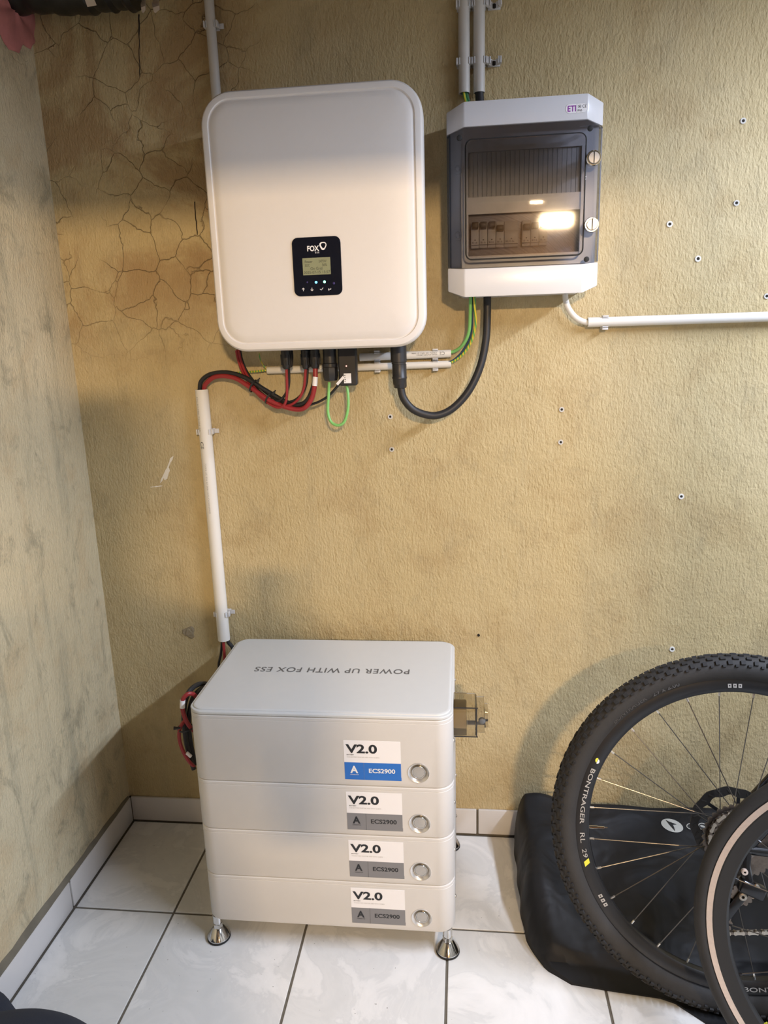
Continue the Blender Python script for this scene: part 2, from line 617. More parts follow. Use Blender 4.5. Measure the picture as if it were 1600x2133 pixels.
# left wall; its small unseen window is added for a bluish reflection
wl = MB()
WY0, WY1, WZ0, WZ1 = -1.60, -0.90, 1.35, 1.95
wl.box(-0.12, 0, WY1, 0, -0.1, ZC)
wl.box(-0.12, 0, -6.0, WY0, -0.1, ZC)
wl.box(-0.12, 0, WY0, WY1, -0.1, WZ0)
wl.box(-0.12, 0, WY0, WY1, WZ1, ZC)
wall_left = struct('wall_left', wl, M_WALLL)
wf = MB()
wf.box(-0.06, -0.10, WY0, WY0 + 0.04, WZ0, WZ1).box(-0.06, -0.10, WY1 - 0.04, WY1, WZ0, WZ1)
wf.box(-0.06, -0.10, WY0, WY1, WZ0, WZ0 + 0.04).box(-0.06, -0.10, WY0, WY1, WZ1 - 0.04, WZ1)
wf.box(-0.06, -0.10, (WY0 + WY1) / 2 - 0.02, (WY0 + WY1) / 2 + 0.02, WZ0, WZ1)
win = struct('added_window_1', wf, M_PVC)
for k in range(2):
    MB().box(-0.082, -0.078, WY0 + 0.04 + k * 0.33, WY0 + 0.33 + k * 0.33, WZ0 + 0.04, WZ1 - 0.04).build('pane', M_PANE, win, smooth=0)
struct('wall_right', MB().box(XR, XR + 0.12, -6.0, 0, -0.1, ZC), M_ROOM)
wd_ = MB()
DX0, DX1, DZ = 0.45, 1.54, 1.950
wd_.box(0, DX0, YF - 0.1, YF, 0, ZC)
wd_.box(DX1, XR, YF - 0.1, YF, 0, ZC)
wd_.box(DX0, DX1, YF - 0.1, YF, DZ, ZC)
struct('wall_front', wd_, M_ROOM)
struct('wall_far', MB().box(-0.12, XR + 0.12, -4.72, -4.6, -0.1, ZC), mat('warm_far_wall', (0.42, 0.26, 0.14), 0.6, var=0.2, scale=6))  # far wall moved close and coloured warm for the box door's orange reflection
struct('ceiling', MB().box(-0.12, XR + 0.12, -6.12, 0.12, ZC, ZC + 0.1), mat('darkened_ceiling', (0.14, 0.12, 0.10), 0.9, var=0.2, scale=5))  # ceiling colour darkened to cut bounced light on the upper wall


floor = struct('floor', MB().box(-0.12, XR + 0.12, -6.12, 0.12, -0.1, -0.0025), M_GROUT)
T, GX, GY = 0.3358, 0.2641, -0.3405
GAP = 0.0058


def tile_mesh(name, w, d):
    mb = MB()
    rings = []
    for (z, ins) in ((-0.008, 0), (-0.0008, 0), (0, 0.0012)):
        rings.append([(-w / 2 + ins, -d / 2 + ins, z), (w / 2 - ins, -d / 2 + ins, z), (w / 2 - ins, d / 2 - ins, z), (-w / 2 + ins, d / 2 - ins, z)])
    mb.loft(rings)
    me = bpy.data.meshes.new(name)
    me.from_pydata([tuple(p) for p in mb.v], [], mb.f)
    me.materials.append(M_TILE)
    return me


tcache = {}
xs = [0.008] + [GX + k * T for k in range(9)] + [XR]
ys = [-0.008] + [GY - k * T for k in range(6)] + [YF]
for i in range(len(xs) - 1):
    for j in range(len(ys) - 1):
        w = xs[i + 1] - xs[i] - GAP
        d = ys[j] - ys[j + 1] - GAP
        if w < 0.02 or d < 0.02:
            continue
        key = (round(w, 4), round(d, 4))
        if key not in tcache:
            tcache[key] = tile_mesh('tile', w, d)
        o = bpy.data.objects.new('tile', tcache[key])
        COL.objects.link(o)
        o.parent = floor
        o.location = ((xs[i] + xs[i + 1]) / 2, (ys[j] + ys[j + 1]) / 2, random.uniform(-0.0003, 0.0002))
# baseboards: single glazed pieces with dark joints
BH = 0.0795
bb = struct('baseboard_back', MB().box(0, XR, -0.0045, 0, -0.002, BH - 0.003), M_GROUT)
bl = struct('baseboard_left', MB().box(0, 0.0045, YF, 0, -0.002, BH - 0.003), M_GROUT)
pm = MB().box(-T / 2 + GAP / 2, T / 2 - GAP / 2, -0.0085, -0.001, 0.0045, BH)
me0 = None
for k in range(9):
    if me0 is None:
        o = pm.build('skirting_tile', M_BASE, bb, bevel=0.0012)
        me0 = o.data
    else:
        o = bpy.data.objects.new('skirting_tile', me0)
        COL.objects.link(o)
        o.parent = bb
    o.location = (0.0045 + T / 2 + k * T, 0, random.uniform(-0.001, 0.001))
for k in range(6):
    o = bpy.data.objects.new('skirting_tile', me0)
    COL.objects.link(o)
    o.parent = bl
    o.rotation_euler = (0, 0, PI / 2)
    o.location = (0, -0.0095 - T / 2 - k * T, random.uniform(-0.001, 0.001))
# rough mortar bed showing above the left skirting
mm = MB()
N = 60
pl = []
for k in range(N + 1):
    y = -0.012 - 2.2 * k / N
    h = 0.006 + 0.012 * min(1, k / 12) + random.uniform(-0.003, 0.003)
    t = 0.005 + random.uniform(-0.0015, 0.0015)
    pl.append([(0, y, BH - 0.004), (0.0075, y, BH - 0.004), (t, y, BH + h * 0.6), (0, y, BH + h)])
mm.loft(pl)
mm.build('mortar_bed', M_MORTAR, bl)


# ------------------------------------------------------------------ wall marks
def ribbon(name, path, widths, mat_, parent, y=-0.0008):
    mb = MB()
    n = len(path)
    L, R = [], []
    for i, (px, py) in enumerate(path):
        a = path[max(0, i - 1)]; b = path[min(n - 1, i + 1)]
        dx, dy = b[0] - a[0], b[1] - a[1]
        l = math.hypot(dx, dy) or 1
        nx, ny = -dy / l, dx / l
        w = widths[i] / 2
        L.append(W(px + nx * w, py + ny * w, y=y))
        R.append(W(px - nx * w, py - ny * w, y=y))
    vs = L + R
    fs = [(i, i + 1, n + i + 1, n + i) for i in range(n - 1)]
    mb.add(vs, fs)
    back = [Vector((p.x, 0.0, p.z)) for p in vs]
    mb.add(back, [])
    return mb.build(name, mat_, parent, smooth=0)


def wob(p0, p1, n, amp):
    out = []
    for i in range(n + 1):
        t = i / n
        out.append((p0[0] + (p1[0] - p0[0]) * t + random.uniform(-amp, amp), p0[1] + (p1[1] - p0[1]) * t))
    return out


ribbon('crack', wob((289, 30), (291, 160), 14, 0.8), [3 if i < 5 else 1.6 for i in range(15)], M_CRACK, wall_back)
ribbon('crack', wob((405, 420), (411, 490), 10, 0.5), [2.2] * 10 + [1.2], M_CRACK, wall_back)
for a, b, wd0, n in [((360, 950), (334, 1006), 7, 9), ((313, 1015), (338, 1012), 4, 6), ((352, 975), (343, 1000), 9, 6)]:
    ws = [wd0 * random.uniform(0.3, 1.0) for _ in range(n + 1)]
    ws[0] = ws[-1] = 0.8
    ribbon('scrape', wob(a, b, n, 1.2), ws, M_CHALK, wall_back, y=-0.0006 - 0.0002 * random.random())
# patched hole of broken plaster
pr = MB()
c = W(394, 1317, y=0)
rings = []
for (R, y) in ((0.017, 0.0), (0.0145, -0.0022), (0.010, -0.0020), (0.008, -0.0036), (0.003, -0.0030)):
    rings.append([(c.x + R * (1 + 0.22 * math.sin(3 * t + R * 300) + 0.12 * math.sin(7 * t)) * math.cos(t), y, c.z + R * (1 + 0.22 * math.sin(3 * t + R * 300)) * math.sin(t)) for t in [2 * PI * k / 16 for k in range(16)]])
pr.loft(rings)
pr.build('plaster_patch', mat('grey_filler', (0.30, 0.245, 0.155), 0.9, var=0.3, scale=90, bump=0.8, bscale=150), wall_back, smooth=20)

# wall plugs left in drilled holes
plugs = [
    (1548, 252, 'd', 'dark drilled hole high on the right, uppermost of the wall holes'),
    (1534, 423, 'd', 'dark drilled hole right of the breaker box, second from the top'),
    (1395, 467, 'w', 'white wall plug nearest the right side of the breaker box'),
    (1454, 539, 'w', 'white wall plug above the horizontal conduit, lower of the two white ones'),
    (1170, 853, 'd', 'drilled wall plug below the breaker box, upper of that pair'),
    (1168, 921, 'd', 'drilled wall plug below the breaker box, lower of that pair'),
    (813, 868, 'd', 'drilled wall plug beside the thick black cable, upper of that pair'),
    (816, 936, 'd', 'drilled wall plug below the thick black cable, lower of that pair'),
    (1419, 1034, 'w', 'white wall plug alone on the empty wall midway to the tyre'),
    (1400, 1352, 'w', 'white wall plug just above the knobbly tyre'),
    (997, 1323, 'k', 'tiny black hole in the wall right of the battery lid'),
    (1597, 617, 'd', 'drilled hole at the right edge just above the horizontal conduit'),
]
AX, AZ, NY = Vector((1, 0, 0)), Vector((0, 0, 1)), Vector((0, -1, 0))
for (px, py, k, lab) in plugs:
    p = W(px, py, y=0)
    r = {'w': 0.0066, 'd': 0.0060, 'k': 0.0034}[k]
    t = thing('wall_plug', p, lab, 'wall plug', 'wall plugs and drilled holes')
    cm = {'w': M_PLUG, 'd': MATS['grey_pvc_conduit'], 'k': M_HOLE}[k]
    MB().lathe(p, AX, AZ, NY, [(r * 1.05, 0.0), (r, 0.0022), (r * 0.55, 0.0022), (r * 0.45, 0.0003)], 16, cap=False).build('collar', cm, t)
    MB().lathe(p, AX, AZ, NY, [(r * 0.52, 0.0), (r * 0.50, 0.0009), (r * 0.1, 0.0010)], 12).build('bore', M_HOLE, t)

# ------------------------------------------------------------------ lamps (behind the photographer)
t = thing('tube_lamp', WARM, 'long warm tube lamp lighting the room beyond the doorway', 'lamp')
MB().box(WARM.x - 0.15, WARM.x + 0.15, WARM.y - 0.10, WARM.y - 0.06, WARM.z - 0.05, WARM.z + 0.05).build('housing', M_PVC, t, bevel=0.004)
MB().box(WARM.x - 0.02, WARM.x + 0.02, WARM.y - 0.10, WARM.y - 0.06, WARM.z + 0.05, ZC).build('hanger', M_PVC, t)
ld = bpy.data.lights.new('tube_light', 'AREA')
ld.shape = 'RECTANGLE'
ld.size, ld.size_y = 0.20, 0.055
ld.energy = WARM_POWER
ld.color = WARM_COL
lo = bpy.data.objects.new('tube_light', ld)
COL.objects.link(lo)
lo.parent = t
lo.location = (0, -0.05, 0)
lo.rotation_euler = (math.radians(84), 0, 0)
l2 = bpy.data.lights.new('tube_downlight', 'AREA')
l2.shape = 'RECTANGLE'
l2.size, l2.size_y = 0.20, 0.055
l2.energy = WARM_POWER * 0.3
l2.color = WARM_COL
l2o = bpy.data.objects.new('tube_downlight', l2)
COL.objects.link(l2o)
l2o.parent = t
l2o.location = (0, -0.08, -0.055)
l2o.rotation_euler = (math.radians(-35), 0, 0)
t = thing('ceiling_tube_lamp', (COOL.x, COOL.y, ZC), 'long neutral tube lamp hung along the ceiling over the bicycles', 'lamp')
TL = 0.72
c_t, s_t = math.cos(math.radians(COOL_TILT)), math.sin(math.radians(COOL_TILT))
na, nb = Vector((c_t, 0, -s_t)), Vector((s_t, 0, c_t))          # across the lamp, and its back
MB().obox(COOL + nb * 0.030, na, Vector((0, 1, 0)), nb, 0.045, TL + 0.03, 0.016).build('housing', M_PVC, t, bevel=0.004)
MB().obox(COOL - na * 0.046 + nb * 0.0078, na, Vector((0, 1, 0)), nb, 0.0015, TL + 0.03, 0.0220).build('added_light_lip', M_PVC, t)  # lip added to the lamp to hold its light off the upper-left wall
for yy in (-0.45, 0.45):
    MB().box(COOL.x - 0.008, COOL.x + 0.008, COOL.y + yy - 0.008, COOL.y + yy + 0.008, COOL.z + 0.04, ZC).build('hanger', M_PVC, t)
pd = bpy.data.lights.new('ceiling_tube_light', 'AREA')
pd.shape = 'RECTANGLE'
pd.size, pd.size_y = 0.055, 2 * TL
pd.energy = COOL_POWER
pd.color = COOL_COL
po = bpy.data.objects.new('ceiling_tube_light', pd)
COL.objects.link(po)
po.parent = t
po.location = COOL - Vector((COOL.x, COOL.y, ZC))
po.rotation_euler = (0, math.radians(COOL_TILT), 0)

# ------------------------------------------------------------------ inverter
IX0, IX1, IZ0, IZ1 = 0.446, 0.902, 1.337, 1.853
IY = -0.196
inv = thing('solar_inverter', ((IX0 + IX1) / 2, 0, IZ0), 'large white rounded inverter with a small black display panel', 'inverter')
MB().loft(slabXZ(IX0 + 0.02, IX1 - 0.02, IZ0 + 0.012, IZ1 - 0.012, 0.045, [(-0.012, 0), (-0.150, 0)])).build('chassis', M_FIN, inv)
MB().box(IX0 + 0.06, IX1 - 0.06, -0.014, 0, IZ0 + 0.10, IZ1 - 0.08).build('wall_bracket', M_FIN, inv)
MB().loft(slabXZ(IX0, IX1, IZ0, IZ1, 0.066, [(-0.148, 0.004), (-0.152, 0), (-0.184, 0), (-0.190, 0.0012), (-0.1945, 0.0045), (IY, 0.010), (IY - 0.0002, 0.0155),
          (IY + 0.0022, 0.0172), (IY + 0.0022, 0.0192), (IY - 0.0006, 0.0235), (IY - 0.0022, 0.036), (IY - 0.0034, 0.060), (IY - 0.0038, 0.080), (IY - 0.0039, 0.095)], 10)).build('front_cover', M_HOUSE, inv, smooth=28)
PY = IY - 0.0039
dx0, dx1, dz0, dz1 = 0.6245, 0.7275, 1.4480, 1.5650
disp = MB().loft(slabXZ(dx0, dx1, dz0, dz1, 0.0125, [(PY + 0.001, 0), (PY - 0.0016, 0), (PY - 0.0022, 0.0007)])).build('display_panel', M_BLACKG, inv)
DY = PY - 0.0024


def D(px, py):
    return W(px, py, y=DY)


def drect(px0, py0, px1, py1):
    a, b = D(px0, py0), D(px1, py1)
    return min(a.x, b.x), max(a.x, b.x), min(a.z, b.z), max(a.z, b.z)


sx0, sx1, sz0, sz1 = 0.6455, 0.7045, 1.4900, 1.5240
MB().box(sx0, sx1, DY - 0.0003, DY + 0.0004, sz0, sz1).build('screen', M_LCD, disp, smooth=0)
TY = DY - 0.0006
for (s, x, z, w, h) in [('Power', 0.6505, 1.5140, 0.0165, 0.0052), ('2475W', 0.6800, 1.5140, 0.0165, 0.0052), ('SOC', 0.6505, 1.5068, 0.0100, 0.0052), ('56%', 0.6870, 1.5068, 0.0100, 0.0052),
                        ('On Grid', 0.6620, 1.4998, 0.0250, 0.0056), ('2025-07-15 15:57', 0.6475, 1.4925, 0.0555, 0.0052)]:
    text('screen_text', s, (x, TY, z), AX, AZ, w, h, M_LCDT, disp)
text('lettering', 'FOX', (0.6570, DY, 1.5370), AX, AZ, 0.0250, 0.0110, M_WHITE, disp, bold=0.03)
text('lettering', 'ESS', (0.6735, DY, 1.5325), AX, AZ, 0.0085, 0.0030, M_WHITE, disp, bold=0.01, spacing=1.3)
# rounded-triangle ring emblem
mb = MB()
cx, cz = 0.6905, 1.5470
rg = []
for ro in (0.0073, 0.0047):
    ring = []
    for k in range(36):
        a = 2 * PI * k / 36
        R = ro * (1 + 0.10 * math.cos(3 * (a - math.radians(30))))
        ring.append((cx + R * math.cos(a) + (0.0007 if ro < 0.006 else 0), DY, cz + R * 1.08 * math.sin(a) + (0.0007 if ro < 0.006 else 0)))
    rg.append(ring)
mb.loft(rg, False, False)
mb.build('emblem', M_WHITE, disp, smooth=0)
for (px, py, m_, r) in [(658.5, 588, M_LEDB, 0.0026), (676, 587, M_LEDG, 0.0027), (640, 588, M_LEDV, 0.0018), (695.5, 590, M_LEDV, 0.0026)]:
    p = D(px, py)
    MB().lathe(p, AX, AZ, NY, [(r, -0.0002), (r * 0.8, 0.0004), (r * 0.1, 0.0006)], 16).build('indicator_light', m_, disp)


def icon(segs, w=0.0011):
    mb = MB()
    for (a, b) in segs:
        a, b = Vector((a[0], 0, a[1])), Vector((b[0], 0, b[1]))
        t_ = (b - a).normalized()
        n_ = Vector((-t_.z, 0, t_.x)) * (w / 2)
        e = t_ * (w / 2)
        mb.add([p + Vector((0, DY, 0)) for p in (a - n_ - e, b - n_ + e, b + n_ + e, a + n_ - e)], [(0, 1, 2, 3)])
    mb.build('button_icon', M_WHITE, disp, smooth=0)


for (px, py, kind_) in [(632, 603, 'u'), (650, 603, 'd'), (670, 602, 'c'), (686.5, 602, 'e')]:
    p = D(px, py)
    x, z, s = p.x, p.z, 0.0030
    if kind_ == 'u':
        icon([((x, z - s), (x, z + s)), ((x - s * .75, z + s * .2), (x, z + s)), ((x + s * .75, z + s * .2), (x, z + s))])
    elif kind_ == 'd':
        icon([((x, z + s), (x, z - s)), ((x - s * .75, z - s * .2), (x, z - s)), ((x + s * .75, z - s * .2), (x, z - s))])
    elif kind_ == 'c':
        icon([((x - s, z - s * .1), (x - s * .3, z - s * .8)), ((x - s * .3, z - s * .8), (x + s, z + s * .7))])
    else:
        icon([((x - s, z - s * .3), (x + s, z - s * .3)), ((x + s, z - s * .3), (x + s, z + s * .5)), ((x - s, z - s * .3), (x - s * .4, z + s * .35)), ((x - s, z - s * .3), (x - s * .4, z - s * .95))], 0.0009)

YC = -0.088     # depth of the sockets under the inverter
ZB = IZ0 + 0.012


def conn(x, y, z1, z0, r, parent, name='connector', ribs=True):
    mb = MB()
    seg = 16
    mb.lathe((x, y, 0), AX, Vector((0, 1, 0)), AZ, [(r * .55, z1), (r * .62, z1 - 0.010), (r, z1 - 0.014), (r, z1 - 0.030), (r * .82, z0 + 0.004), (r * .55, z0)], seg)
    o = mb.build(name, M_BLACK, parent)
    if ribs:
        rb = MB()
        for k in range(8):
            a = 2 * PI * k / 8
            d = Vector((math.cos(a), math.sin(a), 0))
            rb.obox(Vector((x, y, (z1 + z0) / 2 - 0.006)) + d * (r * 1.0), d, Vector((-d.y, d.x, 0)), AZ, 0.0012, 0.0016, (z1 - z0) * 0.22)
        rb.build('grip_ribs', M_BLACK, o)
    return o


# big gland with hexagonal cap for the green cable, and rows of sockets
gx = W(688, 770, y=YC).x
HEXA = [(0.0155, ZB), (0.0155, 1.305), (0.0175, 1.303), (0.0175, 1.296)]
gl = MB().lathe((gx, YC, 0), AX, Vector((0, 1, 0)), AZ, HEXA, 24).build('cable_gland', M_BLACK, inv)
MB().lathe((gx, YC, 0), AX, Vector((0, 1, 0)), AZ, [(0.0175, 1.2955), (0.0180, 1.2945), (0.0180, 1.275), (0.0150, 1.265), (0.006, 1.264)], 8).build('cap_nut', M_BLACK, gl)
bxx = W(832, 770, y=YC).x
sk = MB().lathe((bxx - 0.001, YC, 0), AX, Vector((0, 1, 0)), AZ, [(0.0185, ZB), (0.0185, 1.303), (0.0165, 1.302), (0.0165, 1.298)], 24).build('power_socket', M_BLACK, inv)

# data logger stick
lx0, lx1 = W(707, 780, y=YC).x, W(745, 780, y=YC).x
lg = thing('data_logger_stick', ((lx0 + lx1) / 2, YC, 1.252), 'black plastic logger stick with white sticker plugged in under the inverter', 'logger')
MB().loft(slabXZ(lx0, lx1, 1.2525, ZB + 0.0, 0.006, [(YC + 0.011, 0.002), (YC + 0.009, 0), (YC - 0.009, 0), (YC - 0.012, 0.003)])).build('body', M_BLACK, lg)
a = W(716, 778, y=YC - 0.0125); b = W(732, 798, y=YC - 0.0125)
lb = MB().box(a.x, b.x, YC - 0.0127, YC - 0.0120, b.z, a.z).build('sticker', M_STICK, lg, smooth=0)
mb = MB()
for k, w in enumerate((0.0008, 0.0016, 0.0006, 0.0012)):
    mb.box(a.x + 0.0015, a.x + 0.0024 + w, YC - 0.0130, YC - 0.0127, b.z + 0.003 + k * 0.0045, b.z + 0.0055 + k * 0.0045)
mb.build('printed_marks', M_INK, lb, smooth=0)
p = W(721.5, 762.5, y=YC - 0.012)
MB().lathe(p, AX, AZ, NY, [(0.0016, -0.0002), (0.0012, 0.0008), (0.0002, 0.0010)], 12).build('indicator_light', M_LEDR, lg)
# paper flag hanging from a wire beside the logger
tg = MB()
q = [W(px, py, y=YC - 0.014) for px, py in ((700, 799), (714, 783), (718, 787), (704, 803))]
tg.add([v for v in q] + [v + Vector((0, 0.0005, 0)) for v in q], [(0, 1, 2, 3), (7, 6, 5, 4), (0, 4, 5, 1), (1, 5, 6, 2), (2, 6, 7, 3), (3, 7, 4, 0)])
tag(tg.build('paper_tag', M_STICK, None), 'small white paper tag on the thin black wire beside the logger stick', 'tag')

# ------------------------------------------------------------------ cables under the inverter
def P3(l):
    return [W(px, py, y=y) for (px, py, y) in l]


def cable(name, pts, r, m_, label, cat='cable', group=None, sub=7, seg=10):
    path = smoothpath(P3(pts), sub)
    t_ = thing(name, path[0], label, cat, group)
    MB().tube(path, r, seg).build('jacket', m_, t_)
    return t_, path


GRP = 'direct current cables under the inverter'
c1, _ = cable('battery_cable', [(416, 850, -.024), (416, 812, -.024), (420, 793, -.028), (440, 779, -.037), (475, 776, -.046), (512, 787, -.053), (552, 812, -.060), (596, 837, -.067), (622, 843, -.075), (641, 832, -.082), (654, 800, YC + .006), (658, 766, YC + .008)], 0.0054, M_CABLE,
              'thick black cable arching out of the white conduit to the third connector', 'cable', GRP)
x3, z3 = W(657, 768, y=YC).x, W(657, 768, y=YC).z
c2, pth = cable('battery_cable', [(425, 850, -.022), (425, 812, -.024), (431, 797, -.031), (452, 784, -.042), (488, 787, -.052), (523, 808, -.060), (562, 834, -.069), (602, 850, -.076), (632, 851, -.083), (650, 828, -.089), (656.5, 795, YC - .004), (657, 768, YC - .002)], 0.0056, M_RED,
                'thick red cable with a white sleeve arching out of the white conduit', 'cable', GRP)
conn(x3, YC, ZB, z3, 0.0118, c2)
a, b = W(655.5, 804, y=YC - .006), W(657, 785, y=YC - .004)
MB().tube([a, b], 0.0061, 14).build('white_sleeve', M_STICK, c2)
x1, z1 = W(597.5, 769, y=YC).x, W(597.5, 769, y=YC).z
c3, _ = cable('solar_cable', [(492, 730, -.030), (497, 752, -.033), (508, 780, -.042), (530, 814, -.054), (558, 839, -.066), (580, 849, -.075), (594, 840, -.082), (598, 815, YC), (597, 768, YC)], 0.0032, M_RED,
              'thin red cable rising to the leftmost connector under the inverter', 'cable', GRP)
conn(x1, YC, ZB, z1, 0.0118, c3)
c4, _ = cable('solar_cable', [(497, 728, -.030), (502, 752, -.033), (514, 780, -.042), (538, 815, -.054), (572, 840, -.067), (600, 845, -.076), (621, 832, -.083), (633, 808, YC), (637, 768, YC)], 0.0032, M_RED,
              'thin red cable curving up to the middle connector under the inverter', 'cable', GRP)
x2, z2 = W(637.5, 769, y=YC).x, W(637.5, 769, y=YC).z
conn(x2, YC, ZB, z2, 0.0100, c4)
c5, _ = cable('solar_cable', [(495, 728, -.022), (500, 752, -.028), (511, 778, -.037), (532, 806, -.050), (558, 829, -.063), (578, 836, -.072), (594, 822, -.079), (602, 800, YC + .012), (602, 768, YC + .012)], 0.0030, M_CABLE,
              'thin black cable behind the red one at the leftmost connector', 'cable', GRP)
conn(x1 + 0.004, YC + 0.014, ZB, z1 + 0.004, 0.0100, c5, ribs=False)
c6, _ = cable('solar_cable', [(500, 728, -.022), (505, 752, -.028), (517, 778, -.037), (540, 806, -.050), (575, 832, -.063), (604, 837, -.073), (626, 824, -.080), (638, 800, YC + .012), (641, 768, YC + .012)], 0.0030, M_CABLE,
              'thin black cable behind the red one at the middle connector', 'cable', GRP)
conn(x2 + 0.003, YC + 0.014, ZB, z2 + 0.004, 0.0095, c6, ribs=False)
cable('signal_cable', [(575, 838, -.059), (612, 846, -.065), (650, 842, -.070), (680, 828, -.076), (700, 808, -.080), (712, 790, -.083), (714, 760, -.080)], 0.0030, M_CABLE,
      'thin black wire sweeping right from the bundle to the logger stick')
for (cx_, cy_, tx, ty, lab) in [(528, 804, 537, 794, 'black cable tie on the cable bundle, left one'), (561, 829, 570, 819, 'black cable tie on the cable bundle, right one nearer the connectors')]:
    p = W(cx_, cy_, y=-.060)
    d = (W(cx_ + 25, cy_ + 16, y=-.065) - p).normalized()
    a_ = d.cross(NY).normalized()
    b_ = d.cross(a_)
    t = thing('cable_tie', p, lab, 'cable tie', 'cable ties on the bundle')
    MB().lathe(p, a_ * 1.15, b_ * 1.05, d, [(0.0135, -0.002), (0.0145, -0.002), (0.0145, 0.002), (0.0135, 0.002)], 24, closed=True).build('band', M_BLACK, t)
    h = W(tx, ty, y=-.067)
    MB().obox(h, d, a_, b_, 0.003, 0.0035, 0.0025).build('head', M_BLACK, t, bevel=0.0006)
    MB().tube([h, h + Vector((0.006, -0.004, 0.007))], 0.0016, 6).build('tail', M_BLACK, t)

cable('earth_cable', [(686, 796, YC), (684, 830, YC - .004), (683, 858, YC - .006), (690, 879, YC - .008), (705, 886, YC - .010), (718, 877, YC - .010), (725, 850, YC - .008), (725, 822, YC - .004), (722, 800, YC)], 0.0034, M_GREEN,
      'bright green cable hanging in a loop below the inverter', sub=8)
t, _ = cable('power_cable', [(834, 800, YC), (840, 828, YC), (858, 851, YC + .003), (884, 863, YC + .008), (912, 865, YC + .014), (944, 850, YC + .022), (976, 815, YC + .030), (1000, 765, YC + .038), (1012, 710, YC + .045), (1015, 655, YC + .05), (1015, 600, YC + .055)], 0.0088, M_CABLE,
             'thick black cable looping from the inverter up to the breaker box', sub=8, seg=16)
MB().lathe((bxx, YC, 0), AX, Vector((0, 1, 0)), AZ, [(0.0165, 1.2975), (0.0165, 1.270), (0.0172, 1.269), (0.0172, 1.2655), (0.0165, 1.265), (0.0150, 1.252)], 24).build('plug_body', M_BLACK, t)
MB().lathe((bxx + 0.001, YC, 0), AX, Vector((0, 1, 0)), AZ, [(0.0150, 1.2600), (0.0150, 1.2480), (0.0135, 1.2440), (0.0095, 1.2435)], 8).build('gland_nut', M_BLACK, t)

# earth wires from the breaker box to the horizontal conduits
cable('earth_wire', [(980, 600, -.06), (980, 640, -.055), (977, 690, -.045), (965, 717, -.034), (948, 731, -.022), (930, 735, -.018)], 0.0038, M_GREEN, 'green wire from the breaker box into the upper horizontal conduit')
cable('earth_wire', [(985, 600, -.056), (985, 640, -.050), (981, 695, -.040), (966, 728, -.030), (946, 749, -.022), (930, 755, -.018)], 0.0022, M_NAVYW, 'dark blue wire between the green and the striped wire')
cable('earth_wire', [(988, 600, -.06), (989, 640, -.058), (991, 672, -.050), (983, 708, -.040), (966, 736, -.030), (946, 752, -.022), (930, 757, -.018)], 0.0030, M_GY, 'green and yellow striped wire from the breaker box into the lower conduit')
cable('earth_wire', [(575, 770, -.018), (556, 771, -.018), (530, 774, -.018), (500, 776, -.016), (470, 777, -.010)], 0.0024, M_GY, 'green and yellow striped wire leaving the left end of the lower conduit')
cable('earth_wire', [(566, 769, -.016), (556, 768, -.018), (548, 760, -.020), (542, 748, -.020), (540, 736, -.020)], 0.0012, M_GY, 'hair-thin striped wire rising behind the inverter')


# ------------------------------------------------------------------ conduits and clips
def clip(center, axis, r, label, empty=False, side=None, group='conduit clips', tail=0):
    """C-shaped clip: foot on the wall, two arms gripping the pipe."""
    c_ = Vector((center.x, 0, center.z))
    ax = Vector(axis).normalized()
    s = ax.cross(NY).normalized()          # sideways on the wall
    t_ = thing('conduit_clip', c_, label, 'clip', group)
    w = 0.0065
    yc = -center.y
    MB().obox(c_ + NY * 0.0022, s, ax, NY, r + 0.003, w, 0.0022).build('foot', M_CLIP, t_, bevel=0.0006)
    for sg in (-1, 1):
        mb = MB()
        rings = []
        for k in range(7):
            ang = math.radians(-70 + 115 * k / 6)
            ro, ri = r + 0.0022, r + 0.0001
            pr_ = []
            for (R, e) in ((ri, -w), (ro, -w), (ro, w), (ri, w)):
                pr_.append(c_ + NY * yc + s * (sg * R * math.cos(ang)) + NY * (R * math.sin(ang)) + ax * e)
            rings.append(pr_)
        mb.loft(rings)
        mb.build('arm', M_CLIP, t_)
        MB().obox(c_ + NY * (yc + 0.002) + s * (sg * (r + 0.0032)), s, ax, NY, 0.0018, w, 0.0065).build('ear', M_CLIP, t_, bevel=0.0005)
    if tail:
        MB().obox(c_ + s * (tail * (r + 0.0085)) + NY * 0.007, s, ax, NY, 0.0055, w * 0.8, 0.0012).build('tongue', M_CLIP, t_)
    if empty:
        MB().lathe(c_ + NY * 0.0045, s, ax, NY, [(0.005, 0), (0.0048, 0.0008), (0.0008, 0.0010)], 16).build('screw_hole', M_HOLE, t_)
    return t_


def conduit(name, p0, p1, r, m_, label):
    p0, p1 = Vector(p0), Vector(p1)
    t_ = thing(name, p0, label, 'conduit')
    MB().pipe(p0, p1, r).build('pipe', m_, t_)
    return t_


# battery conduit
cp0, cp1 = Vector((0.3355, -0.021, 1.248)), Vector((0.3360, -0.021, 0.583))
t = conduit('conduit', cp1, cp0, 0.0162, M_PVC, 'long white vertical conduit between the cable bundle and the battery')


def wraptext(s, z0, zlen, ang0, hgt, m_, parent, c, r, bold=0):
    """print running down a vertical pipe, wrapped on its surface"""
    vs, fs, tw, th = textgeo(s, bold)
    mb = MB()
    pts = []
    for (u, v) in vs:
        a = ang0 + (v / th - 0.5) * hgt / r
        pts.append((c.x + (r + 0.0003) * math.sin(a), c.y - (r + 0.0003) * math.cos(a), z0 - u / tw * zlen))
    mb.add(pts, fs)
    return mb.build('printed_text', m_, parent, smooth=0)


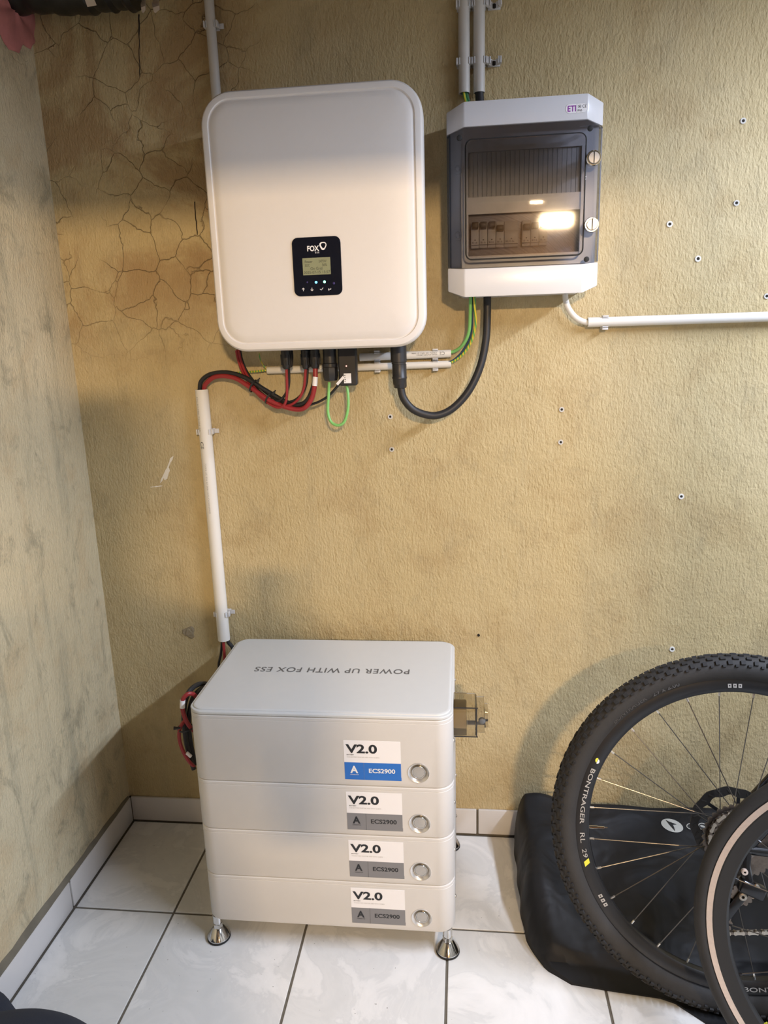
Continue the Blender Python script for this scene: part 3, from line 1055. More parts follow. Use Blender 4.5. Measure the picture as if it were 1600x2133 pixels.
zc = W(421, 928, y=-.035).z
wraptext('CE', zc + 0.009, 0.018, math.radians(-22), 0.009, M_PRINT, t, cp0, 0.0162, 0.01)
wraptext('750N 25 EN 61386 HALOGENFREI', zc - 0.045, 0.13, math.radians(-5), 0.0045, M_PALEPR, t, cp0, 0.0162)
wraptext('EN 61386 750N 25', zc + 0.12, 0.085, math.radians(-30), 0.0045, M_PALEPR, t, cp0, 0.0162)
clip(W(428, 899, y=-.021), AZ, 0.0162, 'upper grey clip on the long battery conduit', tail=1)
clip(W(463, 1278, y=-.021), AZ, 0.0162, 'lower grey clip on the long battery conduit, just above the lid', tail=1)

# conduit behind the inverter, upper left
xa = 0.4295
conduit('conduit', (xa, -0.018, 1.84), (xa, -0.018, ZC), 0.0108, M_PVCG, 'grey vertical conduit rising from behind the inverter, upper left')
clip(W(440, 52, y=-.018), AZ, 0.0108, 'grey clip on the conduit above the inverter', tail=1)
# pair of conduits above the breaker box
zt = W(970, 195, y=-.02).z
conduit('conduit', (0.985, -0.021, zt), (0.985, -0.021, ZC), 0.0122, M_PVCG, 'left one of two grey conduits above the breaker box')
conduit('conduit', (1.0170, -0.021, zt - 0.001), (1.0170, -0.021, ZC), 0.0122, M_PVCG, 'right one of two grey conduits above the breaker box')
for k, py in enumerate((8, 128)):
    z = W(990, py, y=-.02).z
    w_ = ('upper', 'lower')[k]
    clip(Vector((0.985, -0.021, z)), AZ, 0.0122, w_ + ' clip on the left conduit above the breaker box')
    clip(Vector((1.0170, -0.021, z)), AZ, 0.0122, w_ + ' clip on the right conduit above the breaker box')
    clip(Vector((1.0490, -0.019, z - 0.001)), AZ, 0.0105, w_ + ' empty clip with an open screw hole right of the conduits', empty=True)
# wires between those conduits and the breaker box
mb_path = smoothpath([Vector((0.982, -0.022, zt + 0.05)), Vector((0.984, -0.024, zt)), Vector((0.992, -0.03, zt - 0.03)), Vector((0.997, -0.035, zt - 0.07))], 6)
for k, (dx, m_, nm, lab) in enumerate([(0, M_GY, 'earth_wire', 'striped wire dropping from the left conduit into the breaker box'), (0.006, M_DGREEN, 'earth_wire', 'dark green wire beside the striped one above the breaker box')]):
    t = thing(nm, mb_path[0], lab, 'cable')
    MB().tube([v + Vector((dx, 0.003 * k, 0)) for v in mb_path], 0.0034, 10).build('jacket', m_, t)
t = thing('power_cable', (1.0175, -0.022, zt), 'thick black cable dropping from the right conduit into the breaker box', 'cable')
MB().tube([(1.0172, -0.021, zt + 0.05), (1.0172, -0.022, zt), (1.019, -0.028, zt - 0.03), (1.022, -0.035, zt - 0.07)], 0.0092, 14).build('jacket', M_CABLE, t)

# two horizontal conduits under the inverter
zl, zu = 1.2915, 1.3150
t = conduit('conduit', (0.504, -0.016, zl - 0.002), (0.951, -0.016, zl + 0.001), 0.0082, M_PVC, 'lower one of two thin horizontal conduits behind the inverter plugs')
t = conduit('conduit', (0.733, -0.016, zu - 0.001), (0.951, -0.016, zu + 0.002), 0.0090, M_PVC, 'upper one of two horizontal conduits, with printed text')
# the print stands upside down, wrapped round the pipe's front
for (s, xx, ln, hh, dz_) in [('CE', 0.936, 0.012, 0.0075, 0), ('750N 25 EN 61386', 0.918, 0.060, 0.0030, 0.0016), ('HALOGENFREI', 0.918, 0.048, 0.0030, -0.0024)]:
    vs, fs, tw, th = textgeo(s, 0.0)
    mb = MB()
    pts = []
    for (u, v) in vs:
        a_ = ((0.5 - v / th) * hh + dz_) / 0.0090 + 0.15
        pts.append((xx - u / tw * ln, -0.016 - 0.0093 * math.cos(a_), zu + 0.0017 + 0.0093 * math.sin(a_)))
    mb.add(pts, fs)
    mb.build('printed_text', M_PRINT, t, smooth=0)
for (px, lab) in [(786, 'left'), (907, 'right')]:
    xx = W(px, 750, y=-.016).x
    clip(Vector((xx, -0.016, zu)), AX, 0.0090, lab + ' clip on the upper horizontal conduit under the inverter')
    clip(Vector((xx, -0.016, zl - 0.0005)), AX, 0.0082, lab + ' clip on the lower horizontal conduit under the inverter')

# conduit leaving the breaker box to the right
pr0, pr1 = Vector((1.2635, -0.02, 1.3775)), Vector((XR, -0.02, 1.374))
conduit('conduit', pr0, pr1, 0.0108, M_PVC, 'white horizontal conduit running to the right edge below the breaker box')
clip(W(1260, 672, y=-.02), AX, 0.0108, 'grey clip on the horizontal conduit below the breaker box')
bend = smoothpath([W(1178, 600, y=-.03), W(1178, 622, y=-.028), W(1184, 642, y=-.025), W(1200, 662, y=-.022), W(1222, 671.5, y=-.02), W(1250, 672, y=-.02)], 8)
t = thing('cable_elbow', bend[-1], 'thin white cable bending from the breaker box into the horizontal conduit', 'cable')
MB().tube(bend, 0.0066, 14).build('jacket', M_PVC, t)

# ------------------------------------------------------------------ breaker box
EB = thing('distribution_box', (1.107, 0, 1.436), 'grey breaker box with a smoked transparent cover and two metal locks', 'breaker box')
EX = [0.947, 0.983, 1.232, 1.2675]


def facet(name, zt_s, zt_c, zb_s, zb_c, m_, yb, dy=0.0, bevel=0.0025, xin=0.0):
    x0, x1, x2, x3 = EX[0] + xin, EX[1], EX[2], EX[3] - xin
    plan = [(x0, yb, zt_s, zb_s), (x0, -0.100 - dy, zt_s, zb_s), (x1, -0.130 - dy, zt_c, zb_c), (x2, -0.130 - dy, zt_c, zb_c), (x3, -0.100 - dy, zt_s, zb_s), (x3, yb, zt_s, zb_s)]
    mb = MB()
    mb.loft([[(p[0], p[1], p[3]) for p in plan], [(p[0], p[1], p[2]) for p in plan]])
    return mb.build(name, m_, EB, bevel=bevel, smooth=25)


MB().loft([[(x, y, z) for (x, z) in ((EX[0] + .004, 1.456), (EX[1], 1.441), (EX[2], 1.441), (EX[3] - .004, 1.456), (EX[3] - .004, 1.806), (EX[2], 1.816), (EX[1], 1.816), (EX[0] + .004, 1.806))] for y in (0.0, -0.084)]).build('base', M_BOXG, EB, bevel=0.003)
facet('top_cover', 1.8105, 1.8215, 1.7665, 1.7735, M_BOXG, -0.080)
facet('bottom_cover', 1.5010, 1.4955, 1.4520, 1.4365, M_BOXW, -0.080)
facet('smoked_cover', 1.7655, 1.7720, 1.5020, 1.4970, M_SMOKE, -0.084, 0.0004, bevel=0.0008)
# inner front plate with its two windows
mb = MB()
for (x0, x1, z0, z1) in [(0.955, 0.992, 1.500, 1.768), (1.227, 1.260, 1.500, 1.768), (0.992, 1.227, 1.732, 1.768), (0.992, 1.227, 1.609, 1.643), (0.992, 1.227, 1.500, 1.524)]:
    mb.box(x0, x1, -0.099, -0.095, z0, z1)
mb.build('inner_plate', M_BOXG, EB, smooth=0)
# blank filler strip: single narrow fins
mbm = MB().box(-0.0045, 0.0045, -0.094, -0.090, 1.643, 1.732)
fin0 = None
for k in range(24):
    x = 0.9975 + k * 0.00975
    if fin0 is None:
        fin0 = mbm.build('filler_strip', M_BRK, EB, smooth=0)
        o = fin0
    else:
        o = bpy.data.objects.new('filler_strip', fin0.data)
        COL.objects.link(o)
        o.parent = EB
    o.location.x = x
for (px, py, r) in [(957, 287, .0055), (1230, 267, .0055), (1222, 540, .0055)]:
    q = W(px, py, y=-.131)
    inside = EX[1] <= q.x <= EX[2]
    q = W(px, py, y=-.1325) if inside else W(px, py, y=-.128)
    MB().lathe(q, AX, AZ, NY, [(r, -0.003), (r, 0.001), (r * .8, 0.0016), (r * .1, 0.0017)], 16).build('cover_cap', M_RUBBER, EB)
for (px, py) in [(953.5, 353), (953.5, 491)]:
    q = W(px, py, y=-.100)
    MB().lathe(q, AX, AZ, NY, [(0.0105, 0), (0.0105, 0.003), (0.008, 0.003), (0.008, 0.001), (0.005, 0.0012), (0.0035, 0.004), (0.0004, 0.004)], 20).build('screw_well', M_BOXG, EB)
ds = [(-0.1302, 0.0), (-0.1345, 0.0), (-0.1360, 0.0018)]
door = MB().loft(slabXZ(0.9875, 1.2285, 1.5150, 1.7470, 0.012, ds)).build('door', M_SMOKED, EB, smooth=30)
mb = MB()
R1 = rrect((0.9875 + 1.2285) / 2, (1.515 + 1.747) / 2, 0.2410 + .003, 0.2320 + .003, 0.0132, 6)
pthr = [Vector((p_[0], -0.1312, p_[1])) for p_ in R1]
n_ = len(pthr)
rings = []
for i in range(n_):
    t_ = (pthr[(i + 1) % n_] - pthr[i - 1]).normalized()
    o_ = t_.cross(NY)
    rings.append([pthr[i] + o_ * (0.0016 * math.cos(a)) + NY * (0.0014 * math.sin(a)) for a in (0.4, 1.3, 2.2, 3.5, 5.0)])
mb.loft(rings, close=True)
mb.build('door_seal', M_RUBBER, door)
for (px, py) in [(1237, 329), (1233, 468)]:
    q = W(px, py, y=-.136)
    lk = MB().lathe(q, AX, AZ, NY, [(0.0150, -0.012), (0.0150, 0.000), (0.0138, 0.0014), (0.0120, 0.0014), (0.0116, 0.0006)], 28).build('lock', M_CHROME, EB)
    MB().lathe(q, AX, AZ, NY, [(0.0114, 0.0004), (0.0114, 0.0040), (0.0105, 0.0052), (0.0004, 0.0054)], 28).build('lock_barrel', M_STEEL, lk)
    MB().box(q.x - 0.0009, q.x + 0.0009, q.y - 0.0057, q.y - 0.0050, q.z - 0.0108, q.z + 0.0108).build('key_slot', M_HOLE, lk, smooth=0)
# sticker
a, b = W(1188, 234, y=-.1325), W(1240, 214, y=-.1325)
zc_ = (a.z + b.z) / 2
bs = MB().loft(slabXZ(1.1870, EX[2] - 0.0005, zc_ - .0090, zc_ + .0090, .0089, [(-.1300, 0), (-.1303, 0)])).build('maker_sticker', M_CLIP, EB, smooth=0)
MB().loft(slabXZ(1.1877, EX[2] - 0.0012, zc_ - .0083, zc_ + .0083, .0082, [(-.1302, 0), (-.1305, 0)])).build('sticker_face', M_STICK, bs, smooth=0)
text('lettering', 'ETI', (1.1915, -.1307, zc_ - .0055), AX, AZ, .0165, .0110, M_PURPLE, bs, bold=.02)
text('lettering', 'CE', (1.2205, -.1307, zc_ + .0005), AX, AZ, .0080, .0052, M_INK, bs)
text('lettering', 'IP65', (1.2115, -.1307, zc_ - .0060), AX, AZ, .0085, .0038, M_INK, bs, bold=.01)
mb = MB()
for (x0, x1, z0, z1) in [(1.2125, 1.2180, .0050, .0056), (1.2125, 1.2180, .0005, .0011), (1.2125, 1.2131, .0005, .0056), (1.2174, 1.2180, .0005, .0056), (1.2142, 1.2163, .0020, .0040), (1.2096, 1.2099, -.0080, .0080)]:
    mb.box(x0, x1, -.1307, -.1305, zc_ + z0, zc_ + z1)
mb.build('printed_marks', M_INK, bs, smooth=0)

# circuit breakers standing in the lower window
ZL0, ZL1 = 1.540, 1.592


def breaker(x, w, tog, label, tz):
    t_ = thing('circuit_breaker', (x + w / 2, -0.09, ZL0), label, 'breaker', 'breakers behind the smoked door')
    mb_ = MB()
    mb_.box(x + .0004, x + w - .0004, -0.100, -0.0845, ZL0, ZL1)
    mb_.box(x + .0004, x + w - .0004, -0.108, -0.100, ZL0 + .006, ZL1 - .020)
    mb_.build('housing', M_BRK, t_, bevel=0.0006)
    if tog:
        MB().box(x + .002, x + w - .002, -0.116, -0.100, tz, tz + .012).build('toggle', M_BLACK, t_, bevel=0.001)
    MB().box(x + w / 2 - .0015, x + w / 2 + .0015, -0.1084, -0.108, ZL0 + .0145, ZL0 + .0165).build('indicator_window', M_INK, t_, smooth=0)
    text('printed_text', 'B16', (x + .003, -0.1082, ZL0 + .0085), AX, AZ, w * .6, .0034, M_INK, t_)
    return t_


xw = 0.0178
xb = W(981, 480, y=-.108).x
names = ['first breaker from the left behind the smoked door', 'second breaker from the left behind the smoked door', 'third breaker from the left behind the smoked door', 'fourth breaker from the left, its toggle set lower']
for k in range(4):
    breaker(xb + k * xw, xw, True, names[k], ZL1 - (.013 if k < 3 else .021))
breaker(xb + 4 * xw, 0.030, False, 'plain wide breaker module without toggle in the middle of the row', 0)
xc = W(1088, 480, y=-.108).x
breaker(xc, xw, True, 'single breaker right of the plain module, dark toggle', ZL1 - .021)
breaker(xc + xw, xw, True, 'pale breaker second from the right end of the row', ZL1 - .019)
breaker(xc + 2 * xw, xw, True, 'pale breaker at the right end of the row', ZL1 - .019)

# ------------------------------------------------------------------ battery stack
BX0, BX1, BYF, BYB = 0.3841, 0.9541, -0.4205, -0.0380
CR = 0.036
ZS = [0.0637, 0.1860, 0.3063, 0.4275, 0.5860]


def body_mesh(z0, z1):
    zl = [(z0 + .0002, 0.0030), (z0 + .0012, 0.0010), (z0 + .0030, 0), (z1 - .0098, 0), (z1 - .0090, 0.0007), (z1 - .0082, 0), (z1 - .0026, 0), (z1 - .0010, 0.0010), (z1 - .0002, 0.0030)]
    return slabXY(BX0, BX1, BYF, BYB, CR, zl, 10)


def cut_hole(o, x, z, r, depth):
    base = ORG[o.name]
    mb_ = MB().lathe((x, BYF + depth, z), AX, AZ, NY, [(r, 0), (r, depth + 0.01)], 40)
    me = bpy.data.meshes.new('cutter')
    me.from_pydata([tuple(p_ - base) for p_ in mb_.v], [], mb_.f)
    co_ = bpy.data.objects.new('cutter', me)
    COL.objects.link(co_)
    par = o.parent
    o.parent = None
    md = o.modifiers.new('hole', 'BOOLEAN')
    md.operation = 'DIFFERENCE'
    md.solver = 'EXACT'
    md.object = co_
    dg = bpy.context.evaluated_depsgraph_get()
    dg.update()
    nm = bpy.data.meshes.new_from_object(o.evaluated_get(dg))
    o.modifiers.remove(md)
    old = o.data
    o.data = nm
    bpy.data.objects.remove(co_)
    o.parent = par
    nm.polygons.foreach_set('use_smooth', [True] * len(nm.polygons))
    nm.set_sharp_from_angle(angle=math.radians(30))


levels = ['bottom grey battery module standing on chrome feet', 'second battery module from the floor, grey label', 'third battery module from the floor, grey label', 'top battery module with the lettered lid and the blue label']
LX0, LX1 = 0.7235, 0.8440
for k in range(4):
    z0, z1 = ZS[k], ZS[k + 1]
    B = thing('battery_module', ((BX0 + BX1) / 2, (BYF + BYB) / 2, z0), levels[k], 'battery', 'stacked battery modules')
    bo = MB().loft(body_mesh(z0, z1)).build('housing', M_BAT, B, smooth=30)
    bz = (0.1005, 0.2215, 0.3415, 0.4635)[k]
    bxk = 0.8810
    cut_hole(bo, bxk, bz, 0.0228, 0.009)
    MB().lathe((bxk, BYF, bz), AX, AZ, NY, [(0.0238, 0.0002), (0.0236, 0.0010), (0.0226, 0.0012), (0.0205, 0.0002), (0.0165, -0.0050), (0.0150, -0.0072), (0.0004, -0.0074)], 40, cap=False).build('button_dish', M_PEARL, B)
    bt = MB().lathe((bxk, BYF, bz), AX, AZ, NY, [(0.0148, -0.0074), (0.0148, -0.0022), (0.0140, -0.0012), (0.0128, -0.0012), (0.0124, -0.0020)], 36, cap=False).build('push_button', M_CHROME, B)
    MB().lathe((bxk, BYF, bz), AX, AZ, NY, [(0.0124, -0.0022), (0.0122, -0.0014), (0.0004, -0.0010)], 36).build('button_face', M_STEEL, bt)
    # label
    lt = (0.1705, 0.2925, 0.4125, 0.5355)[k]
    lbm = lt - 0.0925
    lm = lt - 0.0515
    YL = BYF - 0.0004
    lab = MB().box(LX0, LX1, YL, BYF + 0.0002, lm, lt).build('label', M_STICK, B, smooth=0)
    colr = M_BLUE if k == 3 else M_GREYST
    ink2 = M_WHITE if k == 3 else M_INK
    MB().box(LX0, LX1, YL, BYF + 0.0002, lbm, lm).build('label_band', colr, lab, smooth=0)
    tagf = MB().box(LX1, LX1 + .0006, YL, BYF + .0002, lbm, lbm + .008).build('label_tab', colr, lab, smooth=0)
    YT = YL - 0.0003
    text('lettering', 'V2.0', (LX0 + .0040, YT, lt - .0295), AX, AZ, .0670, .0210, M_INK, lab, bold=.032)
    text('lettering', 'BATTERY', (LX0 + .0060, YT, lt - .0345), AX, AZ, .0155, .0022, M_INK, lab, bold=.02)
    text('lettering', 'THIS BATTERY MUST BE USED WITH V2.0BMS', (LX0 + .0060, YT, lt - .0400), AX, AZ, .0690, .0024, M_PALEPR, lab)
    text('lettering', 'A', (LX0 + .0120, YT, lm - .0255), AX, AZ, .0170, .0175, ink2, lab, bold=.035)
    text('lettering', 'CONNECTOR', (LX0 + .0115, YT, lm - .0300), AX, AZ, .0185, .0022, ink2, lab, bold=.01)
    text('lettering', 'ECS2900', (LX0 + .0520, YT, lm - .0240), AX, AZ, .0560, .0105, ink2, lab, bold=.022)
    MB().box(LX0 + .0412, LX0 + .0416, YL - .0002, YL, lbm, lm).build('divider_line', M_INK if k < 3 else M_GREYST, lab, smooth=0)
    # dome screws on the right side
    for yy in (BYF + 0.05, BYB - 0.05):
        MB().lathe((BX1, yy, z0 + .055 + (.03 if k == 3 else 0)), Vector((0, 1, 0)), AZ, AX, [(0.0045, -0.0005), (0.0042, 0.0012), (0.0026, 0.0026), (0.0003, 0.0030)], 14).build('screw', M_STEEL, B)
    if k == 0:
        IN = 0.017
        for (fx, fy) in ((BX0 + IN, BYF + IN), (BX1 - IN, BYF + IN), (BX0 + IN, BYB - IN), (BX1 - IN, BYB - IN)):
            ft = MB().lathe((fx, fy, 0), AX, Vector((0, 1, 0)), AZ, [(0.0255, 0.0036), (0.0262, 0.0050), (0.0262, 0.0075), (0.0120, 0.0290), (0.0105, 0.0300)], 36).build('foot', M_CHROME, B, smooth=30)
            MB().lathe((fx, fy, 0), AX, Vector((0, 1, 0)), AZ, [(0.0245, 0.0), (0.0270, 0.0006), (0.0270, 0.0036), (0.0240, 0.0040)], 36).build('rubber_pad', M_RUBBER, ft)
            MB().lathe((fx, fy, 0), AX, Vector((0, 1, 0)), AZ, [(0.0105, 0.0295), (0.0112, 0.0300), (0.0112, 0.0400), (0.0100, 0.0405)], 6).build('hex_nut', M_CHROME, ft, smooth=20)
            MB().lathe((fx, fy, 0), AX, Vector((0, 1, 0)), AZ, [(0.0090, 0.0400), (0.0090, 0.0440), (0.0085, 0.0442), (0.0105, 0.0446), (0.0105, 0.0640)], 24).build('stem', M_CHROME, ft)
    if k == 3:
        TOPB = B
# lid plate
ZT = 0.5975
lid = None
lid = MB().loft(slabXY(BX0, BX1, BYF, BYB, CR, [(ZS[4], 0.0022), (ZS[4] + .0014, 0.0002), (ZT - .0060, 0), (ZT - .0042, 0.0010), (ZT - .0032, 0.0040), (ZT - .0034, 0.0056), (ZT - .0012, 0.0066), (ZT - .0001, 0.0090), (ZT, 0.0115)], 12)).build('lid', M_LID, TOPB, smooth=30)
text('lettering', 'POWER UP WITH FOX ESS', (0.8505, -0.2105, ZT + .0004), (-1, 0, 0), (0, -1, 0), 0.370, 0.0245, M_PRINT, lid, bold=.012, spacing=1.12)

# clear breaker cover on the right flank of the top module
yc0, yc1 = -0.362, -0.290
cv = MB()
rings = []
for (x, ins) in ((BX1 + .0005, 0), (BX1 + .047, 0.0005), (BX1 + .050, 0.003)):
    rings.append([(x, p_[0], p_[1]) for p_ in rrect((yc0 + yc1) / 2, 0.5510, yc1 - yc0 - 2 * ins, 0.0690 - 2 * ins, 0.005, 3)])
cv.loft(rings)
co = cv.build('breaker_cover', M_SMOKEL, TOPB)
cv = MB()
for (x, z0, z1) in ((BX1 + .0005, .5165, .5855),):
    cv.box(BX1 - .001, BX1 + .028, yc0 + .012, yc1 - .012, .528, .574)
cv.build('rotary_switch', MATS['tan_switch'] if 'tan_switch' in MATS else mat('beige_switch', (0.42, 0.34, 0.20), 0.5), co, bevel=.003)
lt_ = MB()
lt_.loft([[(x, p_[0], p_[1]) for p_ in rrect((yc0 + yc1) / 2, 0.5510, 0.052, zz, 0.004, 3)] for (x, zz) in ((BX1 + .050, .062), (BX1 + .0665, .062))])
lt_.loft([[(x, p_[0], p_[1]) for p_ in rrect((yc0 + yc1) / 2, 0.5490, 0.040, zz, 0.003, 3)] for (x, zz) in ((BX1 + .0665, .040), (BX1 + .074, .038))])
lt_.build('cover_latch', M_SMOKEL, co)
MB().lathe((BX1 + .061, yc0 + .012, .5480), AX, AZ, NY, [(.0075, -.004), (.0075, .001), (.006, .002), (.0004, .0022)], 16).build('latch_button', mat('slate_plastic', (.13, .14, .15), .4), co)
for zz in (.5168, .5846):
    MB().box(BX1 + .001, BX1 + .052, yc0 - .0006, yc0 + .0012, zz - .0010, zz + .0010).build('cover_rim', M_BLACK, co)
MB().box(BX1 + .0480, BX1 + .0505, yc0 - .0008, yc0 + .0015, .5165, .5850).build('cover_rim', M_BLACK, co)

# cables dropping from the conduit behind the battery and the loop hanging at its left flank
def W3(l):
    return [Vector(p_) for p_ in l]


GB = 'cables at the left flank of the battery'


def wcable(name, pts, r, m_, label, sub=7):
    path = smoothpath(W3(pts), sub)
    t_ = thing(name, path[0], label, 'cable', GB)
    MB().tube(path, r, 10).build('jacket', m_, t_)
    return t_


wcable('battery_cable', [(0.329, -.018, .66), (.3285, -.018, .583), (.322, -.016, .54), (.314, -.020, .50), (.335, -.03, .45), (.36, -.06, .42)], .0034, M_CABLE, 'thin black cable leaving the conduit foot, leftmost of three')
wcable('battery_cable', [(0.334, -.024, .66), (.3345, -.024, .583), (.335, -.026, .55), (.336, -.03, .50), (.345, -.04, .45), (.36, -.07, .42)], .0040, M_RED, 'red cable leaving the conduit foot behind the lid')
wcable('battery_cable', [(0.343, -.020, .66), (.3455, -.020, .583), (.356, -.018, .56), (.362, -.020, .53), (.362, -.03, .47), (.362, -.07, .43)], .0052, M_CABLE, 'thick black cable leaving the conduit foot, nearest the lid')
def flank(pts, r, m_, label):
    return wcable('battery_cable', [W(px, py, y=y) for (px, py, y) in pts], r, m_, label)


flank([(428, 1424, -.22), (412, 1426, -.26), (396, 1438, -.29), (386, 1460, -.305), (383, 1490, -.31), (385, 1520, -.31), (389, 1550, -.31), (397, 1580, -.31), (404, 1602, -.31)], .0060, M_CABLE, 'black cable looped outermost at the left flank of the battery')
flank([(432, 1430, -.23), (416, 1438, -.27), (402, 1456, -.295), (394, 1488, -.30), (393, 1520, -.30), (397, 1550, -.30), (402, 1575, -.30), (408, 1592, -.30)], .0064, M_CABLE, 'black cable looped next to the battery side')
rc0 = flank([(410, 1452, -.30), (402, 1446, -.315), (391, 1446, -.325), (381, 1457, -.330), (380, 1475, -.330), (385, 1494, -.328), (393, 1510, -.322), (404, 1522, -.305)], .0050, M_RED, 'red cable in a tight loop at the left flank of the battery')
rc = flank([(386, 1500, -.318), (377, 1512, -.325), (373, 1530, -.328), (376, 1550, -.328), (384, 1570, -.326), (394, 1586, -.322), (404, 1596, -.31)], .0042, M_RED, 'lower red cable bulging left under the cable tie')
MB().tube([W(380.5, 1458, y=-.330), W(380, 1474, y=-.330)], .0060, 12).build('white_sleeve', M_STICK, rc0)
MB().tube([W(389, 1568, y=-.327), W(398, 1576, y=-.325)], .0040, 12).build('white_sleeve', M_STICK, rc)
tp = W(386, 1516, y=-.315)
t = thing('cable_tie', tp, 'black cable tie around the cables at the battery flank', 'cable tie')
MB().lathe(tp, AX, Vector((0, 1, 0)), AZ, [(.0175, -.002), (.0186, -.002), (.0186, .002), (.0175, .002)], 20, closed=True).build('band', M_BLACK, t)
MB().tube([W(376, 1516, y=-.33), W(370, 1516.5, y=-.333), W(362, 1517, y=-.335)], .0024, 8, radii=[.0022, .0030, .0046]).build('head', M_BLACK, t)

# ------------------------------------------------------------------ bicycles
def wframe(yaw, lean):
    a_ = Vector((math.cos(yaw), math.sin(yaw), 0))
    n0 = Vector((math.sin(yaw), -math.cos(yaw), 0))
    up = Vector((0, 0, 1))
    return a_, up * math.cos(lean) - n0 * math.sin(lean), n0 * math.cos(lean) + up * math.sin(lean)


def arctext(s, c_, fr, R, off, a_start, alen, h, m_, parent, inward=True, bold=0.0, name='lettering', dR=0):
    """print bent along a wheel rim; inward: letter tops point to the hub and text runs counter-clockwise"""
    vs, fs, tw, th = textgeo(s, bold)
    a_, b_, n_ = fr
    pts = []
    for (u, v) in vs:
        if inward:
            ang = a_start + u / tw * alen
            R_ = R + h / 2 - v / th * h
        else:
            ang = a_start - u / tw * alen
            R_ = R - h / 2 + v / th * h
        pts.append(c_ + (a_ * math.cos(ang) + b_ * math.sin(ang)) * R_ + n_ * (off + dR * (R_ - R)))
    mb_ = MB()
    mb_.add(pts, fs)
    return mb_.build(name, m_, parent, smooth=0)


def arcpatch(c_, fr, R0, R1, a0, a1, off, m_, parent, name='decal', skew=0.0):
    a_, b_, n_ = fr
    mb_ = MB()
    n = 6
    vs = []
    for R_, sk_ in ((R0, 0), (R1, skew)):
        for k in range(n + 1):
            g = math.radians(a0 + (a1 - a0) * k / n + sk_)
            vs.append(c_ + (a_ * math.cos(g) + b_ * math.sin(g)) * R_ + n_ * off)
    mb_.add(vs, [(k, k + 1, n + 1 + k + 1, n + 1 + k) for k in range(n)])
    return mb_.build(name, m_, parent, smooth=0)


def ring_profile(pts):
    return pts


# mountain bike, rear wheel towards the battery
FR1 = wframe(-0.09, 0.23)
R1_ = 0.366
C1 = Vector((1.525, -0.432, R1_ * math.cos(0.23)))
A1, B1, N1 = FR1
bike = thing('mountain_bike', (C1.x, -0.51, 0), 'black bicycle with knobbly tyre leaning by the wall at the right', 'bicycle')
sec = 0.0262
Rc = R1_ - 0.0020 - sec
prof = []
for k in range(24):
    ph = -2.45 + 4.9 * k / 23
    prof.append((Rc + sec * math.cos(ph), sec * math.sin(ph) * 0.98))
tyre = MB().lathe(C1, A1, B1, N1, prof, 120, closed=True).build('tyre', M_TYRE, bike, smooth=40)
kn = MB()
NK = 92
rows = [(-0.98, .0040, .0042, .5), (-0.60, .0050, .0036, 0), (-0.22, .0052, .0034, .5), (0.22, .0052, .0034, 0), (0.60, .0050, .0036, .5), (0.98, .0040, .0042, 0), (1.22, .0030, .0022, .5)]
for k in range(NK):
    for (ph, hl, hw, sh) in rows:
        g = 2 * PI * (k + sh) / NK
        rad = A1 * math.cos(g) + B1 * math.sin(g)
        tan = -A1 * math.sin(g) + B1 * math.cos(g)
        out = rad * math.cos(ph) + N1 * math.sin(ph)
        side = tan.cross(out)
        cpt = C1 + rad * (Rc + (sec + .0008) * math.cos(ph)) + N1 * ((sec + .0008) * math.sin(ph))
        kn.obox(cpt, tan, side, out, hl * random.uniform(.8, 1.1), hw, .0022)
tag(kn.build('tread', M_KNOB, tyre, smooth=0), kind='stuff')
RIMP = [(0.3185, -.0128), (0.3185, .0128), (0.3120, .0134), (0.2960, .0122), (0.2905, .0085), (0.2885, 0), (0.2905, -.0085), (0.2960, -.0122), (0.3120, -.0134)]
rim = MB().lathe(C1, A1, B1, N1, RIMP, 120, closed=True).build('rim', M_RIM, bike, smooth=40)
OFF = 0.0140
d2r = math.radians
arctext('BONTRAGER', C1, FR1, 0.3045, OFF, d2r(158.2), d2r(22.5), .0090, M_DECAL, rim, True, .01)
arctext('RL', C1, FR1, 0.3045, OFF, d2r(184.2), d2r(4.0), .0095, M_DECAL, rim, True)
arctext('29', C1, FR1, 0.3045, OFF, d2r(190.5), d2r(3.4), .0090, M_DECAL, rim, True)
arctext('BONTRAGER', C1, FR1, 0.3050, OFF, d2r(272.6), d2r(22.5), .0090, M_DECAL, rim, True, .01)
arcpatch(C1, FR1, .2990, .3105, 194.3, 196.2, OFF, M_YEL, rim, 'yellow_slash', 1.2)
# two-part round emblem, half yellow and half white
for (g0, g1, m_, dx) in ((0, PI, M_YEL, 0.0), (PI, 2 * PI, M_WHITE, .0)):
    mb = MB()
    g = d2r(154.6)
    cc = C1 + (A1 * math.cos(g) + B1 * math.sin(g)) * .3050 + N1 * OFF
    sh = (B1 if m_ is M_YEL else -B1) * .0008
    ang0 = d2r(60)
    mb.add([cc + sh + A1 * (.0042 * math.cos(g0 + ang0 + (g1 - g0) * i / 10)) + B1 * (.0052 * math.sin(g0 + ang0 + (g1 - g0) * i / 10)) for i in range(11)], [tuple(range(11))])
    mb.build('emblem', m_, rim, smooth=0)
for base in (94.2, 209.6):
    for k in range(3):
        sgn = -1 if base < 100 else 1
        g = base + sgn * k * 1.85
        arcpatch(C1, FR1, .3005, .3085, g - .62, g + .62, OFF, M_DECAL, rim)
        arcpatch(C1, FR1, .3030, .3060, g - .22, g + .22, OFF + .0002, M_INK, rim)
arctext('BONTRAGER', C1, FR1, 0.3270, .0236, d2r(138.5), d2r(14.5), .0075, M_TYTX, tyre, False, .01, 'embossed_text', -.7)
arctext('29 x 2.00', C1, FR1, 0.3270, .0236, d2r(121.5), d2r(10.0), .0085, M_TYTX, tyre, False, .01, 'embossed_text', -.7)

